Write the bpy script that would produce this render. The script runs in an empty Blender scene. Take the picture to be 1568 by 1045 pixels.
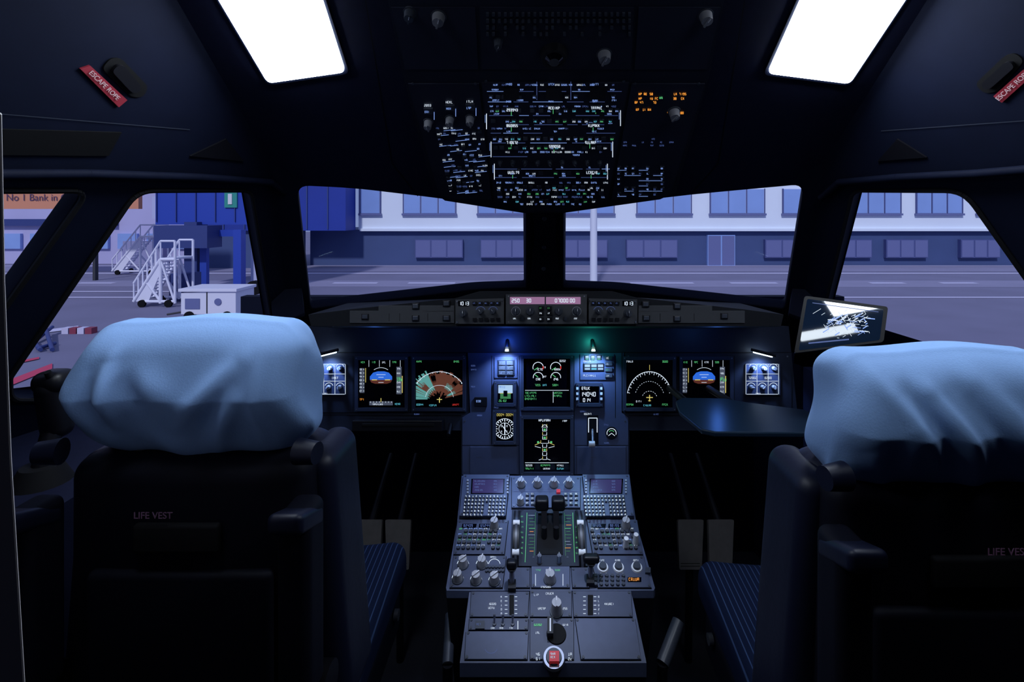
import bpy, bmesh, math, random
from mathutils import Vector, Matrix
random.seed(7)
scene=bpy.context.scene
scene.view_settings.view_transform='Standard'
scene.view_settings.look='None'
V=Vector
# ------------------------------------------------------------------ frame of reference
# metres; x = right, y = forward, z = up; cockpit centreline is x=0, floor z=0
EYE=V((-.03,0,1.45)); F=800.0; VX=820.0; VY=330.0
class Pl:
    """a real panel plane; at() projects image pixel coordinates from the camera to a point on that plane"""
    def __init__(s,a,b=None,c=None,n=None):
        s.a=V(a)
        if n is None: n=(V(b)-s.a).cross(V(c)-s.a)
        s.n=V(n).normalized()
        if s.n.dot(EYE-s.a)<0: s.n=-s.n
    def at(s,px,py,h=0):
        d=V(((px-VX)/F,1,-(py-VY)/F))  # ray from the camera through the image pixel
        t=(s.a-EYE).dot(s.n)/d.dot(s.n)
        return EYE+d*t+s.n*h
    def frame(s,px,py):
        o=s.at(px,py); x=(s.at(px+1,py)-o).normalized(); y=s.n.cross(x).normalized()
        return o,x,y
# ------------------------------------------------------------------ materials
def mat(name,col,rough=.5,metal=0,em=None,es=0,noise=0,nscale=20,spec=.5,coat=0,bump=0):
    m=bpy.data.materials.new(name); m.use_nodes=True
    nt=m.node_tree; b=nt.nodes['Principled BSDF']
    b.inputs['Base Color'].default_value=(*col,1); b.inputs['Roughness'].default_value=rough
    b.inputs['Metallic'].default_value=metal; b.inputs['Specular IOR Level'].default_value=spec
    b.inputs['Coat Weight'].default_value=coat
    if em: b.inputs['Emission Color'].default_value=(*em,1); b.inputs['Emission Strength'].default_value=es
    if noise or bump:
        tc=nt.nodes.new('ShaderNodeTexCoord'); nz=nt.nodes.new('ShaderNodeTexNoise')
        nz.inputs['Scale'].default_value=nscale; nz.inputs['Detail'].default_value=6
        nt.links.new(tc.outputs['Object'],nz.inputs['Vector'])
        if noise:
            mx=nt.nodes.new('ShaderNodeMixRGB'); mx.blend_type='MIX'
            mx.inputs[1].default_value=(*[c*(1-noise) for c in col],1)
            mx.inputs[2].default_value=(*[min(1,c*(1+noise)) for c in col],1)
            nt.links.new(nz.outputs['Fac'],mx.inputs[0]); nt.links.new(mx.outputs[0],b.inputs['Base Color'])
        if bump:
            bp=nt.nodes.new('ShaderNodeBump'); bp.inputs['Strength'].default_value=bump; bp.inputs['Distance'].default_value=.001
            nt.links.new(nz.outputs['Fac'],bp.inputs['Height']); nt.links.new(bp.outputs[0],b.inputs['Normal'])
    return m
def emat(name,col,s): return mat(name,(0.01,0.01,0.01),.5,em=col,es=s)
M={}
M['shell']=mat('shell_navy_plastic',(.008,.010,.030),.75,noise=.25,nscale=60,spec=.12)
M['frame']=mat('window_frame_dark',(.004,.006,.018),.7,noise=.2,spec=.10)
M['black']=mat('black_plastic',(.005,.005,.008),.42,spec=.3)
M['rubber']=mat('black_rubber',(.004,.004,.006),.8,spec=.2)
M['floor']=mat('floor_carpet',(.010,.011,.02),.95,noise=.4,nscale=150)
M['panel']=mat('panel_blue_grey',(.045,.06,.125),.5,noise=.12,nscale=80)
M['panel2']=mat('panel_dark_grey',(.014,.018,.034),.5,noise=.12,nscale=80,spec=.3)
M['glare']=mat('glareshield_black',(.009,.010,.014),.8,noise=.2,nscale=200,spec=.2)
M['fcu']=mat('fcu_grey',(.05,.052,.06),.55,noise=.1,spec=.3)
M['ped']=mat('pedestal_blue_grey',(.065,.08,.15),.45,noise=.12,nscale=60)
M['pedd']=mat('pedestal_module_dark',(.042,.052,.10),.45,noise=.12,nscale=60)
M['seam']=mat('seam_black',(.002,.002,.003),.7,spec=.2)
M['ohp']=mat('overhead_face',(.016,.018,.036),.55,noise=.2,spec=.25)
M['ohb']=mat('overhead_body',(.010,.012,.026),.55,noise=.2,spec=.25)
M['screen']=mat('screen_black_glass',(.001,.001,.003),.12,spec=.5)
M['bezel']=mat('bezel_grey',(.03,.038,.07),.4)
M['knob']=mat('knob_grey',(.38,.38,.42),.4)
M['knobo']=mat('overhead_knob_grey',(.20,.20,.23),.5)
M['knobd']=mat('knob_dark',(.04,.046,.065),.35)
M['white']=mat('white_paint',(.75,.75,.78),.45)
M['metal']=mat('brushed_metal',(.35,.36,.42),.3,metal=.9)
M['red']=mat('red_plastic',(.6,.02,.03),.4,em=(.8,.03,.04),es=.12)
M['redsign']=mat('red_sign',(.22,.015,.03),.5,em=(.5,.04,.06),es=.05)
M['signtext']=mat('sign_text_pale',(.45,.32,.35),.5,em=(.6,.5,.5),es=.12)
M['eW']=emat('backlit_white',(.75,.86,1),.95)
M['eB']=emat('backlit_blue',(.26,.42,.95),1.0)
M['eBd']=emat('backlit_blue_dim',(.13,.21,.6),.5)
M['eC']=emat('backlit_cyan',(.15,.7,.9),.8)
M['eG']=emat('backlit_green',(.14,.75,.27),.7)
M['eGd']=emat('backlit_green_dim',(.08,.4,.13),.45)
M['eO']=emat('backlit_amber',(1,.36,.05),.9)
M['eY']=emat('backlit_yellow',(.85,.72,.2),.7)
M['eR']=emat('backlit_red',(.9,.05,.04),.7)
M['sky']=emat('pfd_blue',(.03,.17,.85),.8)
M['earth']=emat('pfd_brown',(.20,.05,.03),.45)
M['terr']=emat('terrain_brown',(.22,.075,.045),.5)
M['terc']=emat('terrain_teal',(.13,.42,.40),.75)
M['grey']=emat('tape_grey',(.10,.12,.18),.6)
M['lcd']=emat('lcd_rose',(.40,.2,.38),.7)
M['lcdb']=emat('lcd_pale_blue',(.45,.66,.95),.9)
M['lamp']=emat('lamp_diffuser',(.78,.88,1),28)
M['led']=emat('led_white',(.6,.8,1),12)
M['ledg']=emat('led_green',(.5,1,.85),10)
M['cloth']=mat('headrest_cloth_blue',(.25,.41,.73),.92,noise=.06,nscale=400,bump=.35,spec=.08)
M['cloth'].node_tree.nodes['Principled BSDF'].inputs['Sheen Weight'].default_value=.05
M['seat']=mat('seat_shell_black',(.0035,.004,.010),.6,noise=.2,nscale=40,spec=.15)
M['leather']=mat('seat_leather_navy',(.006,.008,.024),.45,noise=.2,nscale=90,bump=.3,spec=.3)
def pin():
    m=mat('pinstripe_fabric',(.012,.025,.075),.9,spec=.1); nt=m.node_tree; b=nt.nodes['Principled BSDF']
    tc=nt.nodes.new('ShaderNodeTexCoord'); w=nt.nodes.new('ShaderNodeTexWave'); w.wave_type='BANDS'; w.bands_direction='X'
    w.inputs['Scale'].default_value=26; w.inputs['Distortion'].default_value=0
    r=nt.nodes.new('ShaderNodeValToRGB'); r.color_ramp.elements[0].position=.90; r.color_ramp.elements[0].color=(.006,.011,.036,1)
    r.color_ramp.elements[1].position=.98; r.color_ramp.elements[1].color=(.04,.07,.16,1)
    nt.links.new(tc.outputs['Object'],w.inputs['Vector']); nt.links.new(w.outputs['Fac'],r.inputs[0]); nt.links.new(r.outputs[0],b.inputs['Base Color'])
    return m
M['pin']=pin()
def glassm():
    m=bpy.data.materials.new('window_glass'); m.use_nodes=True; nt=m.node_tree; nt.nodes.clear()
    o=nt.nodes.new('ShaderNodeOutputMaterial'); x=nt.nodes.new('ShaderNodeMixShader'); t=nt.nodes.new('ShaderNodeBsdfTransparent'); g=nt.nodes.new('ShaderNodeBsdfGlossy')
    g.inputs['Roughness'].default_value=.02; x.inputs[0].default_value=.008; t.inputs[0].default_value=(.93,.95,1,1)
    nt.links.new(t.outputs[0],x.inputs[1]); nt.links.new(g.outputs[0],x.inputs[2]); nt.links.new(x.outputs[0],o.inputs[0]); return m
M['glass']=glassm()
# ------------------------------------------------------------------ mesh builder
class MB:
    def __init__(s,name): s.name=name; s.v=[]; s.f=[]; s.mi=[]; s.sm=[]; s.mats=[]
    def m(s,k):
        k=M[k] if isinstance(k,str) else k
        if k not in s.mats: s.mats.append(k)
        return s.mats.index(k)
    def face(s,pts,k,sm=False):
        i=len(s.v); s.v+= [tuple(p) for p in pts]; s.f.append(list(range(i,i+len(pts)))); s.mi.append(s.m(k)); s.sm.append(sm)
    def prism(s,a,b,k,side=None,sm=False):
        i=len(s.v); n=len(a); s.v+=[tuple(p) for p in a]+[tuple(p) for p in b]
        s.f.append([i+j for j in range(n)]); s.mi.append(s.m(k)); s.sm.append(False)
        s.f.append([i+n+j for j in reversed(range(n))]); s.mi.append(s.m(k)); s.sm.append(False)
        for j in range(n):
            q=(j+1)%n; s.f.append([i+j,i+n+j,i+n+q,i+q]); s.mi.append(s.m(side or k)); s.sm.append(sm)
    def box(s,x0,x1,y0,y1,z0,z1,k):
        s.prism([(x0,y0,z0),(x1,y0,z0),(x1,y1,z0),(x0,y1,z0)],[(x0,y0,z1),(x1,y0,z1),(x1,y1,z1),(x0,y1,z1)],k)
    def q(s,pl,x0,y0,x1,y1,k,h=.002): s.face([pl.at(x0,y0,h),pl.at(x1,y0,h),pl.at(x1,y1,h),pl.at(x0,y1,h)],k)
    def poly(s,pl,pts,k,h=.002): s.face([pl.at(x,y,h) for x,y in pts],k)
    def b(s,pl,x0,y0,x1,y1,k,h1=.004,h0=0):
        p=[(x0,y0),(x1,y0),(x1,y1),(x0,y1)]; s.prism([pl.at(x,y,h0) for x,y in p],[pl.at(x,y,h1) for x,y in p],k)
    def pp(s,pl,pts,k,h1=.004,h0=0): s.prism([pl.at(x,y,h0) for x,y in pts],[pl.at(x,y,h1) for x,y in pts],k)
    def line(s,pl,x0,y0,x1,y1,t,k,h=.0025):
        dx,dy=x1-x0,y1-y0; L=math.hypot(dx,dy) or 1; nx,ny=-dy/L*t/2,dx/L*t/2
        s.poly(pl,[(x0+nx,y0+ny),(x1+nx,y1+ny),(x1-nx,y1-ny),(x0-nx,y0-ny)],k,h)
    def arc(s,pl,cx,cy,r,a0,a1,t,k,n=24,h=.0025,ry=None):
        ry=ry or r
        for i in range(n):
            A=math.radians(a0+(a1-a0)*i/n); B=math.radians(a0+(a1-a0)*(i+1)/n)
            f=(r-t)/r
            s.poly(pl,[(cx+r*math.cos(A),cy-ry*math.sin(A)),(cx+r*math.cos(B),cy-ry*math.sin(B)),(cx+r*f*math.cos(B),cy-ry*f*math.sin(B)),(cx+r*f*math.cos(A),cy-ry*f*math.sin(A))],k,h)
    GLY=["abcdef","bc","abged","abgcd","fgbc","afgcd","afgedc","abc","abcdefg","abcdfg","fed","afeg","afged","afed","abcefg","abfeg","bcefg","bcdef","am","m","abcefy","efxy","afbcy","xzef","dm"]
    def digit(s,pl,x,y,w,hh,d,k,h=.0028,t=None):
        t=t or min(.62,max(.34,hh*.13)); segs=s.GLY[d]
        X0,X1,Y0,Y1,Ym=x,x+w,y-hh/2,y+hh/2,y; Xm=x+w/2
        L={'a':(X0,Y0,X1,Y0),'b':(X1,Y0,X1,Ym),'c':(X1,Ym,X1,Y1),'d':(X0,Y1,X1,Y1),'e':(X0,Ym,X0,Y1),'f':(X0,Y0,X0,Ym),'g':(X0,Ym,X1,Ym),'m':(Xm,Y0,Xm,Y1),'x':(X0,Ym,X1,Y0),'y':(X0,Ym,X1,Y1),'z':(X0,Y0,X1,Y1)}
        for c in segs: s.line(pl,*L[c],t,k,h)
    def txt(s,pl,x,y,n,hh,k,h=.0028,center=False,digits=None,t=None):
        w=hh*.5; st=w+hh*.32
        if center: x-=n*st/2
        num=random.random()<.3
        for i in range(n): s.digit(pl,x+i*st,y,w,hh,(int(digits[i]) if digits else random.randint(0,9) if num else random.randint(10,24)),k,h,t)
    def cyl(s,c,ax,r0,r1,hh,k,n=16,sm=True,capk=None):
        c=V(c); ax=V(ax).normalized(); u=ax.orthogonal().normalized(); w=ax.cross(u)
        i=len(s.v)
        for r,o in((r0,0),(r1,hh)):
            for j in range(n):
                a=2*math.pi*j/n; s.v.append(tuple(c+ax*o+(u*math.cos(a)+w*math.sin(a))*r))
        for j in range(n):
            q=(j+1)%n; s.f.append([i+j,i+q,i+n+q,i+n+j]); s.mi.append(s.m(k)); s.sm.append(False if n<9 else sm)
        e=len(s.v); s.v+=s.v[i+n:i+2*n]; s.f.append(list(range(e,e+n))); s.mi.append(s.m(capk or k)); s.sm.append(False)
        e=len(s.v); s.v+=s.v[i:i+n]; s.f.append(list(range(e,e+n))); s.mi.append(s.m(k)); s.sm.append(False)
    def rod(s,a,b,r,k,n=10): a=V(a);b=V(b); s.cyl(a,b-a,r,r,(b-a).length,k,n)
    def knob(s,pl,px,py,r,k='knob',hh=.018,ang=90):
        c=pl.at(px,py)
        s.cyl(c,pl.n,r*1.25,r*1.2,.003,'knobd',20)
        s.cyl(c+pl.n*.003,pl.n,r,r*.85,hh,k,18)
        o,x,y=pl.frame(px,py); a=math.radians(ang); d=x*math.cos(a)+y*math.sin(a); e=pl.n.cross(d)
        t=c+pl.n*(hh+.003)
        Q=(t+d*r*.9+e*r*.14,t+d*r*.9-e*r*.14,t-d*r*.9-e*r*.14,t-d*r*.9+e*r*.14)
        s.prism(Q,[p+pl.n*.004 for p in Q],k)
        u=t+pl.n*.0045
        s.face([u+d*r*.8+e*r*.06,u+d*r*.8-e*r*.06,u+d*r*.1-e*r*.06,u+d*r*.1+e*r*.06],'white')
    def toggle(s,pl,px,py,k='metal',tilt=.3,L=.014):
        c=pl.at(px,py); o,x,y=pl.frame(px,py)
        s.cyl(c,pl.n,.0045,.004,.003,'knobd',10); d=(pl.n+y*tilt).normalized()
        s.cyl(c,d,.0016,.0028,L,k,8)
    def rbox(s,k,c,dims,r,fn=None,Mx=None,mid=1,seg=3,sm=True):
        c=V(c); h=V(dims)/2; r=min(r,min(h)*.999); key={}
        def samples(H):
            a=[-H+r*i/seg for i in range(seg+1)]
            b=[(-H+r)+(2*H-2*r)*i/mid for i in range(1,mid)]
            return a+b+[-x for x in reversed(a)]
        S=[samples(h[i]) for i in range(3)]
        def vid(p):
            kk=tuple(round(x,6) for x in p)
            if kk in key: return key[kk]
            q=V([max(-(h[i]-r),min(h[i]-r,p[i])) for i in range(3)]); d=V(p)-q
            P=q+d.normalized()*r if d.length>1e-9 else V(p)
            if fn: P=V(fn(P,h))
            P=P+c
            if Mx: P=Mx@P
            s.v.append(tuple(P)); key[kk]=len(s.v)-1; return key[kk]
        for ax in range(3):
            u,w=(ax+1)%3,(ax+2)%3
            for sg in(-1,1):
                for i in range(len(S[u])-1):
                    for j in range(len(S[w])-1):
                        ids=[]
                        for a,b_ in((i,j),(i+1,j),(i+1,j+1),(i,j+1)):
                            p=[0,0,0]; p[ax]=sg*h[ax]; p[u]=S[u][a]; p[w]=S[w][b_]; ids.append(vid(p))
                        if sg<0: ids.reverse()
                        if len(set(ids))==4: s.f.append(ids); s.mi.append(s.m(k)); s.sm.append(sm)
    def build(s,parent=None,bevel=0,loc=None,recalc=True):
        me=bpy.data.meshes.new(s.name); me.from_pydata(s.v,[],s.f)
        for m_ in s.mats: me.materials.append(m_)
        me.polygons.foreach_set('material_index',s.mi); me.polygons.foreach_set('use_smooth',s.sm)
        if recalc:
            bm=bmesh.new(); bm.from_mesh(me); bmesh.ops.recalc_face_normals(bm,faces=bm.faces); bm.to_mesh(me); bm.free()
        me.update()
        o=bpy.data.objects.new(s.name,me); scene.collection.objects.link(o)
        if parent: o.parent=parent
        if loc: o.location=loc
        if bevel:
            md=o.modifiers.new('bevel','BEVEL'); md.width=bevel; md.segments=2; md.limit_method='ANGLE'
        return o
def empty(name,loc=(0,0,0)):
    e=bpy.data.objects.new(name,None); e.location=loc; e.empty_display_size=.1; scene.collection.objects.link(e); return e
def label(name,text,o,x,y,n,size,k,parent,spacing=1):
    c=bpy.data.curves.new(name,'FONT'); c.body=text; c.size=size; c.align_x='CENTER'; c.align_y='CENTER'; c.extrude=.0003; c.space_line=.9
    c.materials.append(M[k]); ob=bpy.data.objects.new(name,c); scene.collection.objects.link(ob)
    m=Matrix((x,y,n)).transposed().to_4x4(); m.translation=o; ob.matrix_world=m
    if parent: ob.parent=parent
    return ob
def rpoly(pts,r,seg=6):
    out=[]; n=len(pts)
    for i in range(n):
        p=V(pts[i]).to_2d(); a=V(pts[i-1]).to_2d(); b=V(pts[(i+1)%n]).to_2d()
        rr=r[i] if isinstance(r,(list,tuple)) else r
        da=(a-p); db=(b-p); R=min(rr,da.length*.45,db.length*.45)
        if R<.5: out.append((p.x,p.y)); continue
        A=p+da.normalized()*R; B=p+db.normalized()*R
        for k in range(seg+1):
            t=k/seg; q=A*(1-t)**2+p*2*t*(1-t)+B*t*t; out.append((q.x,q.y))
    return out
def plate(name,pl,outer,holes,th,k,parent=None,bev=.004):
    """flat plate (world points in plane pl) with holes, front face on the plane"""
    n=pl.n; o=V(outer[0]); x=(V(outer[1])-o); x=(x-n*x.dot(n)).normalized(); y=n.cross(x)
    cu=bpy.data.curves.new(name,'CURVE'); cu.dimensions='2D'; cu.fill_mode='BOTH'; cu.extrude=th/2; cu.bevel_depth=bev; cu.bevel_resolution=1
    for L in [outer]+holes:
        sp=cu.splines.new('POLY'); sp.points.add(len(L)-1); sp.use_cyclic_u=True
        for i,p in enumerate(L):
            d=V(p)-o; sp.points[i].co=(d.dot(x),d.dot(y),0,1)
    cu.materials.append(M[k]); tmp=bpy.data.objects.new('tmp',cu); scene.collection.objects.link(tmp)
    m=Matrix((x,y,n)).transposed().to_4x4(); m.translation=o-n*(th/2+bev); tmp.matrix_world=m
    bpy.context.view_layer.update()
    dg=bpy.context.evaluated_depsgraph_get(); me=bpy.data.meshes.new_from_object(tmp.evaluated_get(dg))
    me.name=name; me.transform(m); ob=bpy.data.objects.new(name,me); scene.collection.objects.link(ob)
    bpy.data.objects.remove(tmp)
    if parent: ob.parent=parent
    return ob
# ------------------------------------------------------------------ planes
Jb=V((-.857,1.74,1.135)); WA=V((0,2.05,1.17)); WB=V((0,1.72,1.50))
WL=Pl(WA,WB,Jb); mir=lambda p:V((-p[0],p[1],p[2]))
WR=Pl(mir(WA),mir(WB),mir(Jb))
Jt=WL.at(418,283)
SL=Pl(Jb,Jt,(-1.12,.85,1.13)); SR=Pl(mir(Jb),mir(Jt),(1.12,.85,1.13))
CE=Pl((-.5,1.5,1.4875),(.5,1.5,1.4875),(0,.95,1.842))
PN=Pl((-.5,1.66,1.004),(.5,1.66,1.004),(0,1.60,.656))
GL=Pl((-.5,1.42,1.2),(.5,1.42,1.2),(0,1.405,1.1))
P1=Pl((-.25,1.57,.665),(.25,1.57,.665),(0,1.254,.5565))
P2=Pl(P1.a-V((0,0,.004)),n=P1.n)
def sx(Y,z):  # x on left side plane
    n=SL.n; return (n.dot(SL.a)-n.y*Y-n.z*z)/n.x
def jl(z): t=(z-Jb.z)/(Jt.z-Jb.z); return Jb+(Jt-Jb)*t
# ------------------------------------------------------------------ shell
fl=MB('floor'); fl.box(-2.1,2.1,-.9,2.4,-.05,0,'floor'); fl.build()
wsL=rpoly([(452,283),(540,287),(807,319),(807,441),(730,444),(474,474)],[22,60,6,4,20,8])
wsR=rpoly([(861,319),(1060,297),(1234,281),(1203,474),(940,444),(861,441)],[6,60,22,8,20,4])
wc=lambda z:V((0,WA.y-(z-WA.z),z))
wall_front=empty('wall_front')
plate('windshield_frame_port',WL,[jl(.95),jl(2.0),wc(2.0),wc(.95)],[[WL.at(*p) for p in wsL]],.03,'frame',wall_front)
plate('windshield_frame_starboard',WR,[mir(jl(.95)),mir(jl(2.0)),wc(2.0),wc(.95)],[[WR.at(*p) for p in wsR]],.03,'frame',wall_front)
fb=MB('forward_bulkhead'); fb.box(-1.3,1.3,2.25,2.3,0,1.1,'frame'); fb.build(wall_front)
cp=MB('center_post')
a=[(815,319),(853,319),(850,360),(858,441),(810,441),(818,360)]
cp.prism([V((WL.at(x,y).x, WA.y-(WL.at(835,y).z-WA.z),WL.at(835,y).z)) for x,y in a],[V((WL.at(x,y).x, WA.y-.03-(WL.at(835,y).z-WA.z),WL.at(835,y).z)) for x,y in a],'frame')
for yy in(335,378,410): cp.cyl(V((0,WA.y-.035-(WL.at(835,yy).z-WA.z),WL.at(835,yy).z)),(0,-1,-.6),.008,.006,.006,'knobd',10)
cp.build(wall_front)
def sidewall(nm,sgn):
    e=empty(nm); PLN=SL if sgn<0 else SR; f=(lambda p:V(p)) if sgn<0 else mir
    if sgn<0:
        holes=[rpoly([(208,291),(383,291),(416,492),(418,612),(14,612),(13,578)],[26,14,10,20,20,4]),
               rpoly([(-110,291),(134,291),(3,474),(-110,560)],[10,26,10,10])]
    else:
        holes=[rpoly([(1308,291),(1478,291),(1640,520),(1640,600),(1236,600),(1262,480)],[12,30,20,20,20,10])]
    plate('side_window_frame',PLN,[f(jl(.9)),f(jl(2.05)),f((sx(-.7,2.05),-.7,2.05)),f((sx(-.7,.9),-.7,.9))],[[PLN.at(*p) for p in h] for h in holes],.03,'frame',e)
    lw=MB('lower_side_lining')
    A=[f((sx(1.75,.92)-.02,1.75,.95)),f((sx(-.7,.92)-.02,-.7,.95))]
    lw.prism([A[0],A[1],A[1]+V((0,0,-.95)),A[0]+V((0,0,-.95))],[p+V((sgn*.03,0,0)) for p in (A[0],A[1],A[1]+V((0,0,-.95)),A[0]+V((0,0,-.95)))],'shell')
    lw.prism([A[0],f((-.9,2.3,.95)),f((-.9,2.3,0)),A[0]+V((0,0,-.95))],[p+V((sgn*.03,0,0)) for p in (A[0],f((-.9,2.3,.95)),f((-.9,2.3,0)),A[0]+V((0,0,-.95)))],'shell')
    lw.box(*(sorted((sgn*1.25,sgn*.80))),.62,1.62,.0,.98,'shell')
    lw.build(e)
    for hh in holes:
        g=MB('window_gasket'); P=[PLN.at(*p,.004) for p in hh]
        for i in range(len(P)): g.rod(P[i],P[(i+1)%len(P)],.005,'rubber',6)
        g.build(e)
    c=MB('corner_post_cover')
    pts=[(395,290),(445,290),(452,340),(466,480),(420,500),(404,400)] if sgn<0 else [(1240,288),(1300,292),(1286,360),(1262,500),(1208,480),(1222,380)]
    Q=Pl(f(jl(1.2))+V((0,-.02,0)),n=V((-sgn*.35,-1,.55)))
    c.pp(Q,pts,'frame',.0,-.03)
    for x,y in((430,322),(440,400)) if sgn<0 else ((1246,318),(1233,392)):
        c.cyl(Q.at(x,y),Q.n,.016,.012,.012,'black',16); c.rod(Q.at(x,y,.01),Q.at(x+2,y+30,.01),.008,'black')
    c.build(e,bevel=.006)
    return e
wl=sidewall('wall_left',-1); wr=sidewall('wall_right',1)
bk=MB('wall_back'); bk.box(-2.1,2.1,-.76,-.70,0,2.1,'shell'); bk.build()
for i,(pl,h) in enumerate([(WL,wsL),(WR,wsR),(SL,rpoly([(208,291),(383,291),(416,492),(418,612),(14,612),(13,578)],[26,14,10,20,20,4])),(SL,rpoly([(-110,291),(134,291),(3,474),(-110,560)],10)),(SR,rpoly([(1308,291),(1478,291),(1640,520),(1640,600),(1236,600),(1262,480)],[12,30,20,20,20,10]))]):
    g=MB('window_%d'%(i+1)); g.face([pl.at(x,y,-.015) for x,y in h],'glass'); g.build(recalc=False)
# ceiling
ce=empty('ceiling')
lip=[(408,284),(452,281),(540,287),(800,320),(868,320),(1060,298),(1234,281),(1272,284)]
L=[CE.at(*p) for p in lip]
aft=.75; za=1.4875+.645*(1.5-aft)
front=[V((-.80,L[0].y,L[0].z))]+L+[V((.80,L[-1].y,L[-1].z))]
cm=MB('ceiling_lining')
pp=front+[V((.72,aft,za)),V((-.72,aft,za))]
cm.prism(pp,[p+V((0,.02,.03)) for p in pp],'shell')
cm.box(-1.4,1.4,-.76,aft+.02,za,za+.03,'shell')
cm.box(-1.1,1.1,aft-.02,1.45,za+.035,za+.06,'shell')
for (x0,y0,x1,y1) in [(560,0,600,250),(600,250,640,300),(1140,0,1100,250),(1100,250,1060,295)]:
    cm.line(CE,x0,y0,x1,y1,1.2,'seam',.001)
cm.build(ce)
tr=MB('side_lining_details')
tr.line(SL,-20,172,290,198,1.2,'knobd',.002); tr.line(SR,1350,200,1600,182,1.2,'knobd',.002)
tr.pp(SL,[(-30,196),(185,202),(165,238),(-30,236)],'seam',.003); 
tr.pp(SL,[(290,238),(345,212),(372,246)],'black',.004); tr.pp(SR,[(1345,246),(1375,212),(1420,240)],'black',.004)
tr.pp(SL,rpoly([(154,104),(168,88),(184,88),(226,132),(218,148),(200,148)],12),'seam',.003)
tr.pp(SL,rpoly([(166,106),(176,96),(186,98),(212,130),(206,140),(196,138)],8),'black',.010)
tr.pp(SR,rpoly([(1494,128),(1540,84),(1556,80),(1570,92),(1528,140),(1508,142)],12),'seam',.003)
tr.pp(SR,rpoly([(1506,126),(1544,92),(1554,92),(1558,100),(1522,132),(1512,134)],8),'black',.010)
P=[SL.at(x,y,.012) for x,y in((-60,262),(130,262),(300,268),(410,276),(440,300))]
for i in range(4): tr.rod(P[i],P[i+1],.009,'frame',10)
P=[SR.at(x,y,.012) for x,y in((1640,250),(1500,262),(1380,268),(1290,276),(1262,300))]
for i in range(4): tr.rod(P[i],P[i+1],.009,'frame',10)
tr.build(ce)
for i,(pl,pts) in enumerate([(SL,[(121,104),(136,99),(193,152),(180,163)]),(SR,[(1523,146),(1568,106),(1585,112),(1536,156)])]):
    s=MB('escape_rope_sign'); s.pp(pl,pts,'redsign',.004); o=s.build()
    cx=sum(p[0] for p in pts)/4; cy=sum(p[1] for p in pts)/4
    if i==0: x=(pl.at(186.5,157.5)-pl.at(128.5,101.5)).normalized()
    else: x=(pl.at(1577,109)-pl.at(1530,151)).normalized()
    y=pl.n.cross(x); label('sign_text','ESCAPE ROPE',pl.at(cx,cy,.0055),x,y,pl.n,.0115,'signtext',o)
for i,pts in enumerate([[(412,123),(530,106),(478,-60),(300,-68)],[(1174,108),(1299,124),(1420,-60),(1248,-60)]]):
    s=MB('ceiling_lamp')
    cx=sum(p[0] for p in pts)/4; cy=sum(p[1] for p in pts)/4
    big=[(cx+(x-cx)*1.06,cy+(y-cy)*1.05) for x,y in pts]
    s.pp(CE,rpoly(big,10),'frame',.006); s.pp(CE,rpoly(pts,9),'lamp',.009,.004); s.build()
# unseen glowing panels added on the level ceiling to brighten the headrest backs
fillm=emat('headrest_fill_glow',(.76,.87,1),14)
for x in(-.52,.52):
    s=MB('headrest_fill_panel'); s.box(x-.13,x+.13,.37,.57,za-.010,za,'frame'); s.box(x-.115,x+.115,.385,.555,za-.014,za-.009,fillm); s.build()
trp=MB('tablet_reflection_panel'); trp.box(.21,.47,.255,.335,za-.012,za,'frame'); trp.box(.225,.455,.268,.322,za-.016,za-.011,emat('tablet_reflection_glow',(.8,.9,1),4.5)); trp.build()  # unseen glowing strip added to give the tablet its bright reflection
# ------------------------------------------------------------------ overhead panel
op=MB('overhead_panel')
op.pp(CE,[(590,-30),(1112,-30),(1085,110),(1034,290),(1010,301),(862,322),(802,322),(682,303),(664,290),(618,110)],'ohb',.010)
op.pp(CE,[(738,120),(962,120),(930,300),(908,306),(862,318),(802,318),(782,306),(757,300)],'ohp',.014)
op.pp(CE,[(626,122),(734,122),(753,300),(690,300),(672,290)],'ohp',.013)
op.pp(CE,[(966,122),(1078,122),(1026,290),(1008,300),(936,300)],'ohp',.013)
op.pp(CE,[(735,5),(970,5),(965,100),(738,100)],'ohp',.012)
op.pp(CE,[(600,5),(728,5),(733,100),(622,100)],'ohp',.012); op.pp(CE,[(977,5),(1102,5),(1080,100),(971,100)],'ohp',.012)
for yy in(12,22,32,42):
    for xx in range(745,965,9): 
        if yy<30 or random.random()<.4: op.b(CE,xx,yy,xx+4,yy+5,'knobd',.016,.012)
op.cyl(CE.at(848,76,.010),CE.n,.028,.024,.02,'black',24); op.cyl(CE.at(848,76,.03),CE.n,.018,.010,.008,'screen',24)
for x,y,r in((672,24,.012),(1080,22,.012),(925,82,.013),(763,62,.008),(628,18,.01)):
    op.knob(Pl(CE.at(x,y,.01),n=CE.n),x,y,r,'knobd' if r<.011 else 'knobo',.018,70)
OP=Pl(CE.at(848,200,.013),n=CE.n)
def lr(y):
    t=(y-120)/180; return 741+16*t,958-28*t
rows=[(129,'t'),(139,'h'),(147,'b'),(155,'h'),(162,'t'),(168,'b'),(176,'h'),(184,'b'),(190,'h'),(196,'t'),(203,'h'),(211,'b'),(218,'h'),(225,'b'),(232,'t'),(239,'h'),(247,'k'),(258,'h'),(264,'b'),(271,'h'),(279,'t'),(286,'b'),(290,'t'),(295,'b'),(301,'t'),(307,'b'),(312,'t')]
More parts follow.
